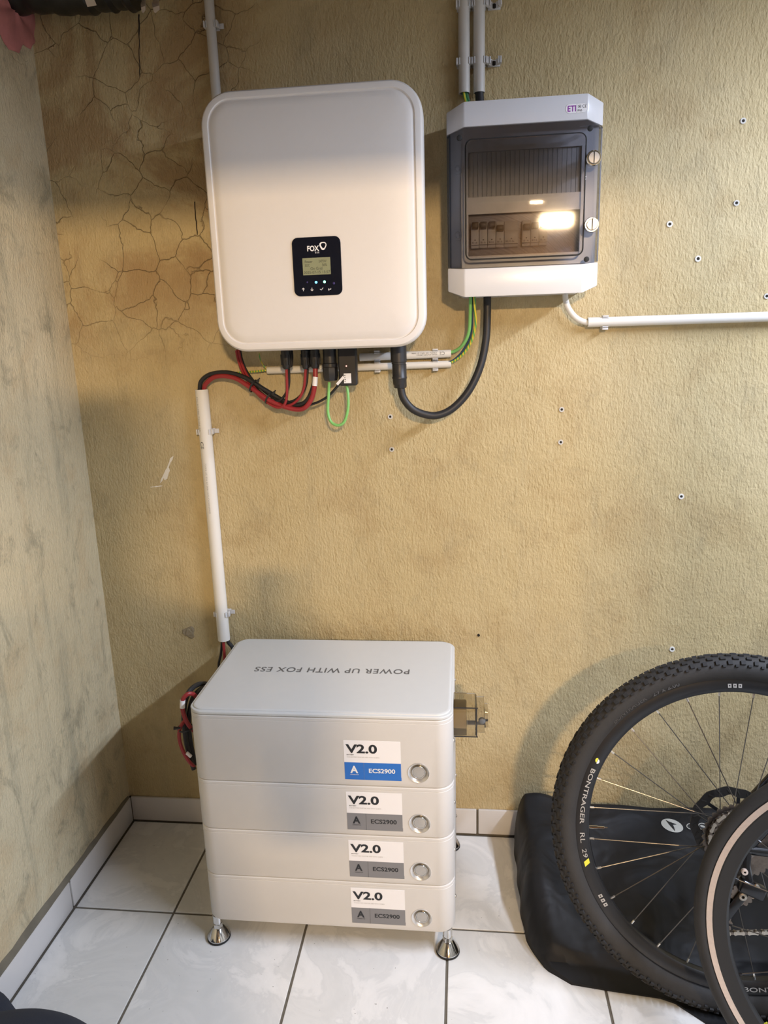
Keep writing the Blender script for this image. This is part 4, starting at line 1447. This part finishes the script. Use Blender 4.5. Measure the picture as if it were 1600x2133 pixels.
HUB = MB().lathe(C1, A1, B1, N1, [(.008, -.062), (.010, -.055), (.010, -.040), (.027, -.037), (.027, -.033), (.016, -.029), (.014, .012), (.024, .018), (.024, .022), (.012, .024), (.010, .066), (.006, .070)], 28).build('hub', M_FRAME, bike)
for k in range(28):
    g = d2r(84.7 + 12.857 * k)
    side = 1 if k % 2 == 0 else -1
    twist = d2r(62) * (1 if (k // 2) % 2 == 0 else -1)
    gh = g + twist
    po_ = C1 + (A1 * math.cos(g) + B1 * math.sin(g)) * .2890 + N1 * (.0015 * side)
    ph_ = C1 + (A1 * math.cos(gh) + B1 * math.sin(gh)) * .0245 + N1 * (.020 if side > 0 else -.035)
    sp = MB().tube([po_, ph_], .00105, 6).build('spoke', M_SPOKE, bike)
    d_ = (ph_ - po_).normalized()
    MB().tube([po_ - d_ * .003, po_ + d_ * .0085], .0022, 8).build('nipple', M_NIP, sp)
g = d2r(182.85)
rd = A1 * math.cos(g) + B1 * math.sin(g)
MB().tube([C1 + rd * .290, C1 + rd * .272, C1 + rd * .2715, C1 + rd * .258, C1 + rd * .2575, C1 + rd * .252], .0028, 10, radii=[.0032, .0032, .0026, .0026, .0012, .0012]).build('valve', M_CHROME, bike)
# brake disc on the far side: ring with drilled slots and six arms
ro = MB()
seg = 96
rings = []
for (rr_fn, o_) in ((0, -.0405), (0, -.0425), (1, -.0425), (1, -.0405)):
    ring = []
    for k in range(seg):
        a = 2 * PI * k / seg
        R_ = (.0800 + .0012 * math.sin(12 * a)) if rr_fn == 0 else (.0625 + .0022 * math.sin(12 * a + 1))
        ring.append(C1 + A1 * (R_ * math.cos(a)) + B1 * (R_ * math.sin(a)) + N1 * o_)
    rings.append(ring)
ro.loft(rings, close=True)
rot = ro.build('brake_disc', mat('dark_brake_steel', (.060, .056, .052), .40, metal=.7), bike, smooth=30)
mb = MB()
for k in range(24):
    a = 2 * PI * (k + .3) / 24
    rad = A1 * math.cos(a) + B1 * math.sin(a)
    tan = -A1 * math.sin(a) + B1 * math.cos(a)
    mb.obox(C1 + rad * (.0715) + N1 * (-.0402), (rad + tan * .7).normalized(), (tan - rad * .7).normalized(), N1, .0050, .0016, .0004)
tag(mb.build('disc_slots', M_HOLE, rot, smooth=0), kind='stuff')
for k in range(6):
    a = 2 * PI * k / 6
    rad = A1 * math.cos(a) + B1 * math.sin(a)
    tan = -A1 * math.sin(a) + B1 * math.cos(a)
    p0 = C1 + rad * .024 + N1 * (-.0415)
    p1 = C1 + rad * .064 + tan * .022 + N1 * (-.0415)
    d_ = (p1 - p0).normalized()
    MB().obox((p0 + p1) / 2, d_, d_.cross(N1), N1, (p1 - p0).length / 2, .0034, .0009).build('disc_arm', M_RIM, rot)
# cassette: toothed sprockets of falling size
szs = [.0700, .0625, .0555, .0490, .0430, .0375, .0325, .0280]
for i, R_ in enumerate(szs):
    nt_ = max(11, int(R_ * 2 * PI / .0127))
    ring0, ring1 = [], []
    o0 = .0270 + i * .0043
    for k in range(nt_ * 4):
        a = 2 * PI * k / (nt_ * 4)
        rr_ = R_ + (.0032, .0014, -.0024, .0014)[k % 4]
        v = A1 * (rr_ * math.cos(a)) + B1 * (rr_ * math.sin(a))
        ring0.append(C1 + v + N1 * o0)
        ring1.append(C1 + v + N1 * (o0 + .0019))
    ri0 = [C1 + (p_ - C1 - N1 * o0).normalized() * (R_ * .62) + N1 * o0 for p_ in ring0]
    ri1 = [C1 + (p_ - C1 - N1 * (o0 + .0019)).normalized() * (R_ * .62) + N1 * (o0 + .0019) for p_ in ring1]
    MB().loft([ring0, ring1, ri1, ri0], close=True).build('sprocket', M_CAS, bike, smooth=0)
MB().lathe(C1, A1, B1, N1, [(.020, .024), (.020, .0625), (.013, .064), (.013, .068)], 24).build('cassette_carrier', M_CAS, bike)


def on1(a_, b_, n_=0.0):
    return C1 + A1 * a_ + B1 * b_ + N1 * n_


# derailleur, its two guide wheels and the lower chain run
der = MB()
der.tube(smoothpath([on1(.000, -.006, .062), on1(-.004, -.026, .070), on1(-.002, -.046, .076), on1(.000, -.060, .078)], 5), .010, 10)
dr = der.build('derailleur', M_FRAME, bike)
MB().obox(on1(.006, -.068, .080), (A1 - B1 * .35).normalized(), (B1 + A1 * .35).normalized(), N1, .024, .013, .011).build('derailleur_body', M_FRAME, dr, bevel=.005, bseg=3)
MB().obox(on1(-.027, -.117, .073), (A1 * .54 + B1 * .84).normalized(), (A1 * .84 - B1 * .54).normalized(), N1, .042, .0085, .0016).build('cage_plate', M_FRAME, dr, bevel=.002)
MB().obox(on1(-.027, -.117, .060), (A1 * .54 + B1 * .84).normalized(), (A1 * .84 - B1 * .54).normalized(), N1, .042, .0085, .0012).build('cage_plate', M_FRAME, dr, bevel=.002)
for (pa, pb) in ((-.008, -.088), (-.045, -.146)):
    ring0, ring1 = [], []
    for k in range(44):
        a = 2 * PI * k / 44
        rr_ = .0195 + (.0022, .0008, -.0020, .0008)[k % 4]
        ring0.append(on1(pa + rr_ * math.cos(a), pb + rr_ * math.sin(a), .0640))
        ring1.append(on1(pa + rr_ * math.cos(a), pb + rr_ * math.sin(a), .0695))
    MB().loft([ring0, ring1]).build('guide_wheel', M_CAS, dr, smooth=0)
    MB().lathe(on1(pa, pb, .0745), A1, B1, N1, [(.0075, 0), (.0075, .002), (.0058, .003), (.0030, .003), (.0028, .001)], 18, cap=False).build('guide_bolt', M_CHAIN, dr)
for (ka, kb, m_) in ((-.009, -.034, M_TAN), (-.029, -.040, M_TAN), (.012, -.060, M_CHROME)):
    MB().lathe(on1(ka, kb, .088), A1, B1, N1, [(.0060, -.004), (.0060, .001), (.0044, .002), (.0022, .002), (.002, 0)], 16, cap=False).build('pivot_bolt', m_, dr)

# chain: one link mesh pair, repeated along its run
chain_path = []
ce0, ce1 = on1(-.043, -.1675, .0668), on1(.46, -.102, .050)


def link_mesh(outer):
    mb_ = MB()
    L = .0127 / 2
    for s in (-1, 1):
        ring0, ring1 = [], []
        n = 28
        for k in range(n):
            a = 2 * PI * k / n
            ca, sa = math.cos(a), math.sin(a)
            x = L * (1 if ca > 0 else -1) + .0040 * ca
            zz = .0042 * sa * (1 if abs(x) > L * .5 else .7)
            if abs(ca) < .25:
                x = L * ca / .25 * .6
                zz = (.0027 if sa > 0 else -.0027)
            w0 = (.0032 if outer else .0022) * s
            ring0.append((x, w0, zz))
            ring1.append((x, w0 + .0009 * s, zz))
        mb_.loft([ring0, ring1])
    if outer:
        for s in (-1, 1):
            mb_.lathe((s * L, 0, 0), Vector((1, 0, 0)), Vector((0, 0, 1)), Vector((0, 1, 0)), [(.0018, -.0046), (.0018, .0046)], 10)
    else:
        for s in (-1, 1):
            mb_.lathe((s * L, 0, 0), Vector((1, 0, 0)), Vector((0, 0, 1)), Vector((0, 1, 0)), [(.0034, -.0022), (.0034, .0022)], 12)
    me = bpy.data.meshes.new('chain_link')
    me.from_pydata([tuple(p_) for p_ in mb_.v], [], mb_.f)
    me.materials.append(M_CHAIN if outer else M_CAS)
    return me


LM = [link_mesh(True), link_mesh(False)]
chain = bpy.data.objects.new('chain', None)
COL.objects.link(chain)
chain.parent = bike
ORG[chain.name] = ORG[bike.name]


def run_links(path):
    """place links of 12.7 mm pitch along a poly-line"""
    pts = [path[0]]
    acc = 0.0
    for i in range(1, len(path)):
        a_, b_ = path[i - 1], path[i]
        seg_ = (b_ - a_).length
        while acc + seg_ >= .0127:
            t_ = (.0127 - acc) / seg_
            a_ = a_ + (b_ - a_) * t_
            pts.append(a_)
            seg_ = (b_ - a_).length
            acc = 0.0
        acc += seg_
    for k in range(len(pts) - 1):
        p_, q_ = pts[k], pts[k + 1]
        xd = (q_ - p_).normalized()
        yd = (N1 - xd * N1.dot(xd)).normalized()
        zd = xd.cross(yd)
        o_ = bpy.data.objects.new('chain_link', LM[k % 2])
        COL.objects.link(o_)
        o_.parent = chain
        m_ = Matrix.Identity(4)
        mid = (p_ + q_) / 2 - ORG[bike.name]
        for i in range(3):
            m_[i][0], m_[i][1], m_[i][2], m_[i][3] = xd[i], yd[i], zd[i], mid[i]
        o_.matrix_local = m_


low = [ce0 + (ce1 - ce0) * (k / 40) for k in range(41)]
run_links(low)
wrap = []
for k in range(24):                                  # up over the guide wheels and round the cassette
    a = math.radians(250 - 160 * k / 23)
    wrap.append(on1(.0610 * math.cos(a), .0610 * math.sin(a), .0375))
pre = smoothpath([on1(-.050, -.166, .0668), on1(-.067, -.150, .0668), on1(-.044, -.120, .064), on1(.010, -.096, .060), on1(.008, -.074, .054), on1(-.008, -.064, .044), wrap[0]], 8)
run_links(pre + wrap[1:] + [on1(.46, .078, .050)])
# rear triangle, bottom bracket, chainring and crank
BBK = on1(.44, -.010, 0)
SEAT = on1(.36, .47, 0)
for sgn, o_ in ((1, .062), (-1, -.062)):
    MB().tube(smoothpath([on1(0, 0, o_), on1(.03, -.002, o_), on1(.20, -.004, o_ * .95), BBK + N1 * (.022 * sgn)], 6), .0095, 12).build('chain_stay', M_FRAME, bike)
    MB().tube(smoothpath([on1(0, 0, o_), on1(.03, .036, o_), on1(.18, .23, o_ * .9), SEAT + N1 * (.016 * sgn)], 6), .0085, 12).build('seat_stay', M_FRAME, bike)
MB().tube([BBK, SEAT, on1(.335, .62, 0)], .0165, 16).build('seat_tube', M_FRAME, bike)
MB().lathe(BBK, A1, B1, N1, [(.022, -.036), (.022, .036)], 24).build('bottom_bracket', M_FRAME, bike)
ring0, ring1, r2, r3 = [], [], [], []
for k in range(36 * 4):
    a = 2 * PI * k / 144
    rr_ = .0740 + (.0032, .0014, -.0024, .0014)[k % 4]
    v = A1 * math.cos(a) + B1 * math.sin(a)
    ring0.append(BBK + v * rr_ + N1 * .046); ring1.append(BBK + v * rr_ + N1 * .050)
    r2.append(BBK + v * .052 + N1 * .050); r3.append(BBK + v * .052 + N1 * .046)
MB().loft([ring0, ring1, r2, r3], close=True).build('chainring', M_CAS, bike, smooth=0)
MB().tube([BBK + N1 * .066, BBK + N1 * .070 + A1 * .15 - B1 * .08], .011, 12, radii=[.016, .011]).build('crank_arm', M_FRAME, bike)
# brake hose clipped along the stay
MB().tube(smoothpath([on1(.045, .050, -.045), on1(.10, .13, -.055), on1(.20, .26, -.05), on1(.33, .45, -.02)], 6), .0026, 8).build('brake_hose', M_CABLE, bike)
MB().obox(on1(.075, .058, -.044), (A1 + B1).normalized(), (A1 - B1).normalized(), N1, .026, .013, .014).build('brake_caliper', M_FRAME, bike, bevel=.004)

# road bicycle: front wheel nearest the camera
FR2 = wframe(-0.41, 0.25)
R2_ = 0.334
C2 = Vector((1.71, -0.70, R2_ * math.cos(0.25)))
A2, B2, N2 = FR2
rb = thing('road_bike', (C2.x, -0.78, 0), 'black road bicycle with smooth thin tyre and tan brake track, nearest the camera', 'bicycle')
sec2 = .0128
Rc2 = R2_ - sec2
prof = []
for k in range(20):
    ph = -2.5 + 5.0 * k / 19
    prof.append((Rc2 + sec2 * math.cos(ph), sec2 * math.sin(ph)))
MB().lathe(C2, A2, B2, N2, prof, 128, closed=True).build('tyre', M_TYRE, rb, smooth=40)
RP = [(.3120, -.0100), (.3120, .0100), (.3005, .0104), (.2985, .0112), (.2780, .0085), (.2745, .0040), (.2745, -.0040), (.2780, -.0085), (.2985, -.0112), (.3005, -.0104)]
rim2 = MB().lathe(C2, A2, B2, N2, RP, 128, closed=True).build('rim', mat('dark_grey_rim', (.020, .020, .020), .45), rb, smooth=20)
for sgn in (-1, 1):
    MB().lathe(C2, A2, B2, N2, [(.3112, sgn * .0098), (.3112, sgn * .0107), (.3012, sgn * .0109), (.3012, sgn * .0098)], 128, closed=True).build('brake_track', M_TAN, rim2, smooth=20)
MB().lathe(C2, A2, B2, N2, [(.006, -.050), (.006, -.038), (.018, -.035), (.018, -.031), (.011, -.027), (.011, .027), (.018, .031), (.018, .035), (.006, .038), (.006, .050)], 24).build('hub', M_FRAME, rb)
for k in range(20):
    g = d2r(187 + 18 * k)
    side = 1 if k % 2 == 0 else -1
    gh = g + d2r(40) * (1 if (k // 2) % 2 == 0 else -1)
    p0 = C2 + (A2 * math.cos(g) + B2 * math.sin(g)) * .2755
    p1 = C2 + (A2 * math.cos(gh) + B2 * math.sin(gh)) * .0165 + N2 * (.033 * side)
    sp = MB().tube([p0, p1], .00095, 6).build('spoke', M_SPOKE, rb)
    d_ = (p1 - p0).normalized()
    MB().tube([p0 - d_ * .002, p0 + d_ * .007], .0020, 8).build('nipple', M_YEL if k == 2 else M_RIM, sp)
for sgn in (-1, 1):
    MB().tube(smoothpath([C2 + N2 * (.050 * sgn), C2 + B2 * .10 + A2 * .012 + N2 * (.048 * sgn), C2 + B2 * .30 + A2 * .10 + N2 * (.040 * sgn), C2 + B2 * .37 + A2 * .13 + N2 * (.030 * sgn)], 6), .010, 10).build('fork_blade', M_FRAME, rb)
MB().tube([C2 + B2 * .36 + A2 * .128 - N2 * .036, C2 + B2 * .375 + A2 * .132, C2 + B2 * .36 + A2 * .128 + N2 * .036], .013, 10).build('fork_crown', M_FRAME, rb)
MB().tube([C2 + B2 * .375 + A2 * .132, C2 + B2 * .56 + A2 * .20], .016, 14).build('head_tube', M_FRAME, rb)

# ------------------------------------------------------------------ black bag lying behind the wheel
def hbag(x, y):
    """height of the slumped bag over the floor"""
    d = -y
    s = max(0.0, min(1.0, (d - .015) / .44))
    top = .125 + .022 * math.exp(-((x - 1.18) / .05) ** 2) - .022 * max(0, min(1, (x - 1.22) / .25)) + .008 * math.sin(x * 9)
    h = top * (1 - s) ** .75 + .020
    fold = .010 * math.sin(26 * (x - 1.1) + 20 * d + 1.5 * math.sin(9 * d)) * (.35 + .65 * math.sin(PI * min(1, max(0, s)))) * (1 - .35 * s)
    fold += .006 * math.sin(13 * x - 31 * d + 2) * math.sin(PI * s)
    ridge = .030 * math.exp(-((x - 1.125 - .10 * d) / .035) ** 2) * math.sin(PI * min(1, s * .9 + .05))
    return max(.004, h + fold * .7 + ridge * .7)


def xleft(d):
    pts_ = [(0, 1.112), (.05, 1.110), (.28, 1.110), (.36, 1.114), (.44, 1.150), (.475, 1.205), (.494, 1.40), (.545, 1.455), (.60, 1.50)]
    for (d0, a0), (d1, a1) in zip(pts_, pts_[1:]):
        if d0 <= d <= d1:
            return a0 + (a1 - a0) * (d - d0) / (d1 - d0)
    return pts_[-1][1]


BR = 2.15
nx_, ny_ = 110, 60
mb = MB()
grid = []
for j in range(ny_ + 1):
    d = .012 + (.60 - .012) * j / ny_
    row = []
    xl = xleft(d) + .002 * math.sin(60 * d)
    for i in range(nx_ + 1):
        u = (i / nx_) ** 1.5
        x = xl + (BR - xl) * u
        e = min(1, (x - xl) / .030)
        eb = min(1, (.60 - d) / .05)
        em = min(1, j / 2 + .45)
        er = min(1, (BR - x) / .04)
        k_ = math.sqrt(max(0, 1 - (1 - e) ** 2)) * math.sqrt(max(0, 1 - (1 - eb) ** 2)) * math.sqrt(max(0, 1 - (1 - er) ** 2))
        # thin where it lies under the wheels
        thin = 1 - .0 * d
        z_ = hbag(x, -d) * k_ * em
        if d > .43:
            z_ = min(z_, .004 + .3 * max(0, .48 - d))
        row.append(Vector((x, -d, max(z_, .0012))))
    grid.append(row)
vs = [p_ for row in grid for p_ in row]
fs = []
for j in range(ny_):
    for i in range(nx_):
        a = j * (nx_ + 1) + i
        fs.append((a, a + 1, a + nx_ + 2, a + nx_ + 1))
o0 = len(vs)
vs += [Vector((p_.x, p_.y, 0.0004)) for p_ in vs]
for j in range(ny_):
    for i in range(nx_):
        a = o0 + j * (nx_ + 1) + i
        fs.append((a + nx_ + 1, a + nx_ + 2, a + 1, a))
bd = [j * (nx_ + 1) for j in range(ny_ + 1)] + [ny_ * (nx_ + 1) + i for i in range(1, nx_ + 1)] + [j * (nx_ + 1) + nx_ for j in range(ny_ - 1, -1, -1)] + [i for i in range(nx_ - 1, 0, -1)]
for k in range(len(bd)):
    a, b = bd[k], bd[(k + 1) % len(bd)]
    fs.append((a, b, b + o0, a + o0))
mb.add(vs, fs)
bag = thing('storage_bag', (1.45, -.25, 0), 'slumped black fabric bag with white oval logo under the bicycle wheels', 'bag')
mb.build('shell', M_BAG, bag, smooth=50)


def bagpt(x, d):
    return Vector((x, -d, hbag(x, -d) + .0016))


def bagdecal(name, fn, n, m_, closed=True):
    pts_ = [bagpt(*fn(k / n)) for k in range(n)]
    mb_ = MB()
    c_ = sum(pts_, Vector()) / n
    c_.z = hbag(c_.x, c_.y) + .0016
    mb_.add([c_] + pts_, [(0, 1 + k, 1 + (k + 1) % n) for k in range(n)])
    return mb_.build(name, m_, bag, smooth=0)


LO = (1.487, .085)


def ell(cx_, cy_, rx, ry, rot_=0):
    def f(t_):
        a = 2 * PI * t_
        u, v = rx * math.cos(a), ry * math.sin(a)
        return cx_ + u * math.cos(rot_) - v * math.sin(rot_), cy_ + u * math.sin(rot_) + v * math.cos(rot_)
    return f


M_LOGO = mat('pale_grey_bag_print', (.50, .50, .46), .6)


def bag_at(px, py):
    """floor position under the bag surface on the sight line of a photo pixel (marching down the line)"""
    d_ = (_f + _r * ((px - 800) / FPX) - _u * ((py - 1066.5) / FPX)).normalized()
    p_ = CAM + d_ * 1.2
    for _ in range(4000):
        p_ = p_ + d_ * .0005
        if p_.y > -.02 or p_.z < hbag(p_.x, p_.y):
            break
    return p_


def stick(name, outline, m_, lift=.0018):
    """flat print laid on the bag: outline in photo pixels, resampled onto the cloth"""
    pts_ = [bag_at(*q_) for q_ in outline]
    c_ = bag_at(sum(q_[0] for q_ in outline) / len(outline), sum(q_[1] for q_ in outline) / len(outline))
    up_ = Vector((0, -.6, .8)) * lift
    mb_ = MB()
    mids = [(c_ + p_) / 2 for p_ in pts_]
    for m__ in mids:
        m__.z = hbag(m__.x, m__.y)
    n__ = len(pts_)
    mb_.add([c_ + up_] + [p_ + up_ for p_ in mids] + [p_ + up_ for p_ in pts_],
            [(0, 1 + k, 1 + (k + 1) % n__) for k in range(n__)] + [(1 + k, 1 + n__ + k, 1 + n__ + (k + 1) % n__, 1 + (k + 1) % n__) for k in range(n__)])
    return mb_.build(name, m_, bag, smooth=0)


def ovalpx(cx_, cy_, rx, ry, rot_, n=28):
    out = []
    for k in range(n):
        a = 2 * PI * k / n
        u, v = rx * math.cos(a), ry * math.sin(a)
        out.append((cx_ + u * math.cos(rot_) - v * math.sin(rot_), cy_ + u * math.sin(rot_) + v * math.cos(rot_)))
    return out


stick('oval_emblem', ovalpx(1400, 1720, 24, 12.5, .35), M_LOGO)
stick('emblem_slash', [(1386, 1708), (1393, 1712), (1399, 1714), (1409, 1718), (1401, 1718), (1404, 1724), (1406, 1732), (1399, 1724), (1393, 1717)], M_INK, .0030)
stick('oval_letter', ovalpx(1442, 1722, 12.5, 7.0, .15), M_LOGO)
stick('letter_counter', ovalpx(1442, 1722, 10.5, 5.2, .15), M_INK, .0030)
stick('oval_letter', ovalpx(1463, 1722, 9.5, 7.5, .35), M_LOGO)
stick('letter_counter', ovalpx(1463, 1722, 7.5, 5.5, .35), M_INK, .0030)
stick('letter_counter', ovalpx(1463, 1722, 5.5, 2.0, .35), M_LOGO, .0036)
# ------------------------------------------------------------------ navy cloth at the lower left
mb = MB()
nn = 48


def hn(x, y):
    h1 = 1 - ((x - .16) / .245) ** 2 - ((y + .92) / .25) ** 2
    h2 = 1 - ((x - .03) / .10) ** 2 - ((y + .92) / .28) ** 2
    return max(.0, .205 * math.sqrt(max(0, h1)), .236 * math.sqrt(max(0, h2)))


vs, fs = [], []
for j in range(nn + 1):
    for i in range(nn + 1):
        x = .012 + .42 * i / nn
        y = -1.22 + .62 * j / nn
        vs.append(Vector((x, y, hn(x, y) + .0008)))
for j in range(nn):
    for i in range(nn):
        a = j * (nn + 1) + i
        q4 = (a, a + 1, a + nn + 2, a + nn + 1)
        if max(vs[v].z for v in q4) > .001:
            fs.append(q4)
mb.add(vs, fs)
used = sorted({i for f in fs for i in f})
mp_ = {v: k for k, v in enumerate(used)}
mb2 = MB()
mb2.add([vs[v] for v in used], [tuple(mp_[i] for i in f) for f in fs])
tag(mb2.build('cloth_bundle', M_NAVY, None, smooth=60), 'dark navy rounded cloth bundle on the floor at the lower left', 'cloth')

# ------------------------------------------------------------------ things at the top of the left corner
t = thing('black_foil_roll', (0.14, -0.07, 2.07), 'dark black foil wrapped roll lying along the top of the wall', 'roll')
pth = []
for k in range(25):
    u = k / 24
    pth.append(Vector((.004 + .285 * u, -.075, 2.128 + .003 * math.sin(9 * u) - .012 * u)))
MB().tube(pth, .06, 24, radii=[.058 + .0025 * math.sin(3.1 * k) + .002 * math.sin(7.7 * k) for k in range(25)]).build('roll', M_FOIL, t)
for (px0, px1, py) in [(158, 178, 36), ]:
    a = W((px0 + px1) / 2, 12, y=-.138)
    rings = []
    for k in range(11):
        u = k / 10
        c_ = Vector((a.x + .010 * u, -.138 + .030 * u ** 2, 2.15 - .092 * u))
        w_ = .008 + .002 * math.sin(8 * u)
        rings.append([c_ + Vector((-w_, 0, 0)), c_ + Vector((w_, .001, .002)), c_ + Vector((w_, .0025, .002)), c_ + Vector((-w_, .0015, 0))])
    MB().loft(rings).build('tape_strip', M_TAPE, t)
for (px, py0, w0, sl) in [(297, 0, .007, .004), (322, -2, .010, .006)]:
    a = W(px, 6, y=-.09)
    rings = []
    for k in range(8):
        u = k / 7
        c_ = Vector((a.x + sl * u + .003 * math.sin(7 * u + px), -.09 + .012 * math.sin(5 * u), a.z + .03 - .052 * u))
        w_ = w0 * (1 - .35 * u)
        rings.append([c_ + Vector((-w_, .004 * math.sin(6 * u), 0)), c_ + Vector((w_, -.003, .003)), c_ + Vector((w_, -.0015, .003)), c_ + Vector((-w_, .0055 * 1, 0))])
    MB().loft(rings).build('tape_end', M_TAPE, t)
# pink foam lump high on the left wall
rings = []
cy_, cz_ = -.085, 2.075
for k in range(9):
    f_ = k / 8
    sc = math.cos(f_ * PI / 2) + .02
    ring = []
    for i in range(40):
        a = 2 * PI * i / 40
        wob_ = 1 + .10 * math.sin(3 * a + 1) + .08 * math.sin(7 * a) + .05 * math.sin(13 * a + f_ * 5)
        ring.append((.001 + .016 * math.sin(f_ * PI / 2) * (1 + .15 * math.sin(5 * a)), cy_ + .10 * sc * wob_ * math.cos(a), cz_ + .072 * sc * wob_ * math.sin(a)))
    rings.append(ring)
mb = MB().loft(rings)
tag(mb.build('foam_lump', M_PINK, None, smooth=50), 'ragged pink foam smeared on the left wall under the ceiling', 'foam')

# ------------------------------------------------------------------ the photographer, standing in the doorway with a phone
def person_material():
    q = NT('dark_clothes_and_skin')
    sep = q.n('ShaderNodeSeparateXYZ')
    q.l(q.coord(), sep.inputs[0])
    top = q.ramp(sep.outputs['Z'], 1.47, 1.48)
    hand = q.ramp(sep.outputs['Y'], 0.33, 0.335)
    legs = q.ramp(sep.outputs['Z'], 0.94, 0.95)
    c_ = q.mix(legs, (0.03, 0.04, 0.07), (0.05, 0.05, 0.055))
    c_ = q.mix(q.math('MAXIMUM', top, hand), c_, (0.55, 0.34, 0.25))
    q.l(c_, q.b.inputs['Base Color'])
    q.b.inputs['Roughness'].default_value = 0.8
    return q.m


PX, PYY = 0.880, -2.17
sv, se, sr = [], [], []


def J(p_, r_, par=None):
    sv.append(p_); sr.append(r_)
    if par is not None:
        se.append((par, len(sv) - 1))
    return len(sv) - 1


pel = J((0, 0, .96), .150)
wai = J((0, 0, 1.10), .140, pel)
che = J((0, .01, 1.30), .160, wai)
nck = J((0, .01, 1.46), .060, che)
nk2 = J((0, .02, 1.52), .058, nck)
hd1 = J((0, .035, 1.585), .075, nk2)
hd2 = J((0, .035, 1.66), .090, hd1)
hd3 = J((0, .025, 1.72), .070, hd2)
nos = J((0, .135, 1.625), .014, hd2)
for sg in (-1, 1):
    hip = J((sg * .10, 0, .88), .105, pel)
    kne = J((sg * .115, .02, .48), .062, hip)
    ank = J((sg * .12, -.02, .09), .042, kne)
    J((sg * .13, .12, .040), .038, ank)
    sho = J((sg * .175, .01, 1.40), .066, che)
    elb = J((sg * .205, .12, 1.13), .045, sho)
    wri = J((.097 + sg * .090, .315, 1.255), .027, elb)
    pal = J((.097 + sg * .060, .365, 1.275), .026, wri)
    for k_ in range(4):
        f1 = J((.097 + sg * .052, .380, 1.262 + k_ * .017), .0085, pal)
        J((.097 + sg * .034, .386, 1.262 + k_ * .017), .0075, f1)
    th = J((.097 + sg * .056, .345, 1.300), .010, pal)
    J((.097 + sg * .036, .352, 1.322), .009, th)
    J((sg * .088, .03, 1.635), .012, hd2)
me = bpy.data.meshes.new('person')
me.from_pydata(sv, se, [])
person = bpy.data.objects.new('person', me)
COL.objects.link(person)
person.location = (PX, PYY, 0)
sk_ = person.modifiers.new('skin', 'SKIN')
for i_, d_ in enumerate(me.skin_vertices[0].data):
    d_.radius = (sr[i_], sr[i_] * (.68 if i_ in (pel, wai, che) else 1.0))
    d_.use_root = (i_ == pel)
ss_ = person.modifiers.new('smooth', 'SUBSURF')
ss_.levels = ss_.render_levels = 2
me.materials.append(person_material())
tag(person, 'person in dark clothes standing behind the camera, holding up a phone', 'person')
ph = MB()
pc = CAM - _f * .016 - _u * .055
ph.obox(pc, _r, _u, _f, .037, .075, .004)
tag(ph.build('phone', M_BLACKG, None, bevel=.003), 'slim black phone held up by the person behind the camera', 'phone')
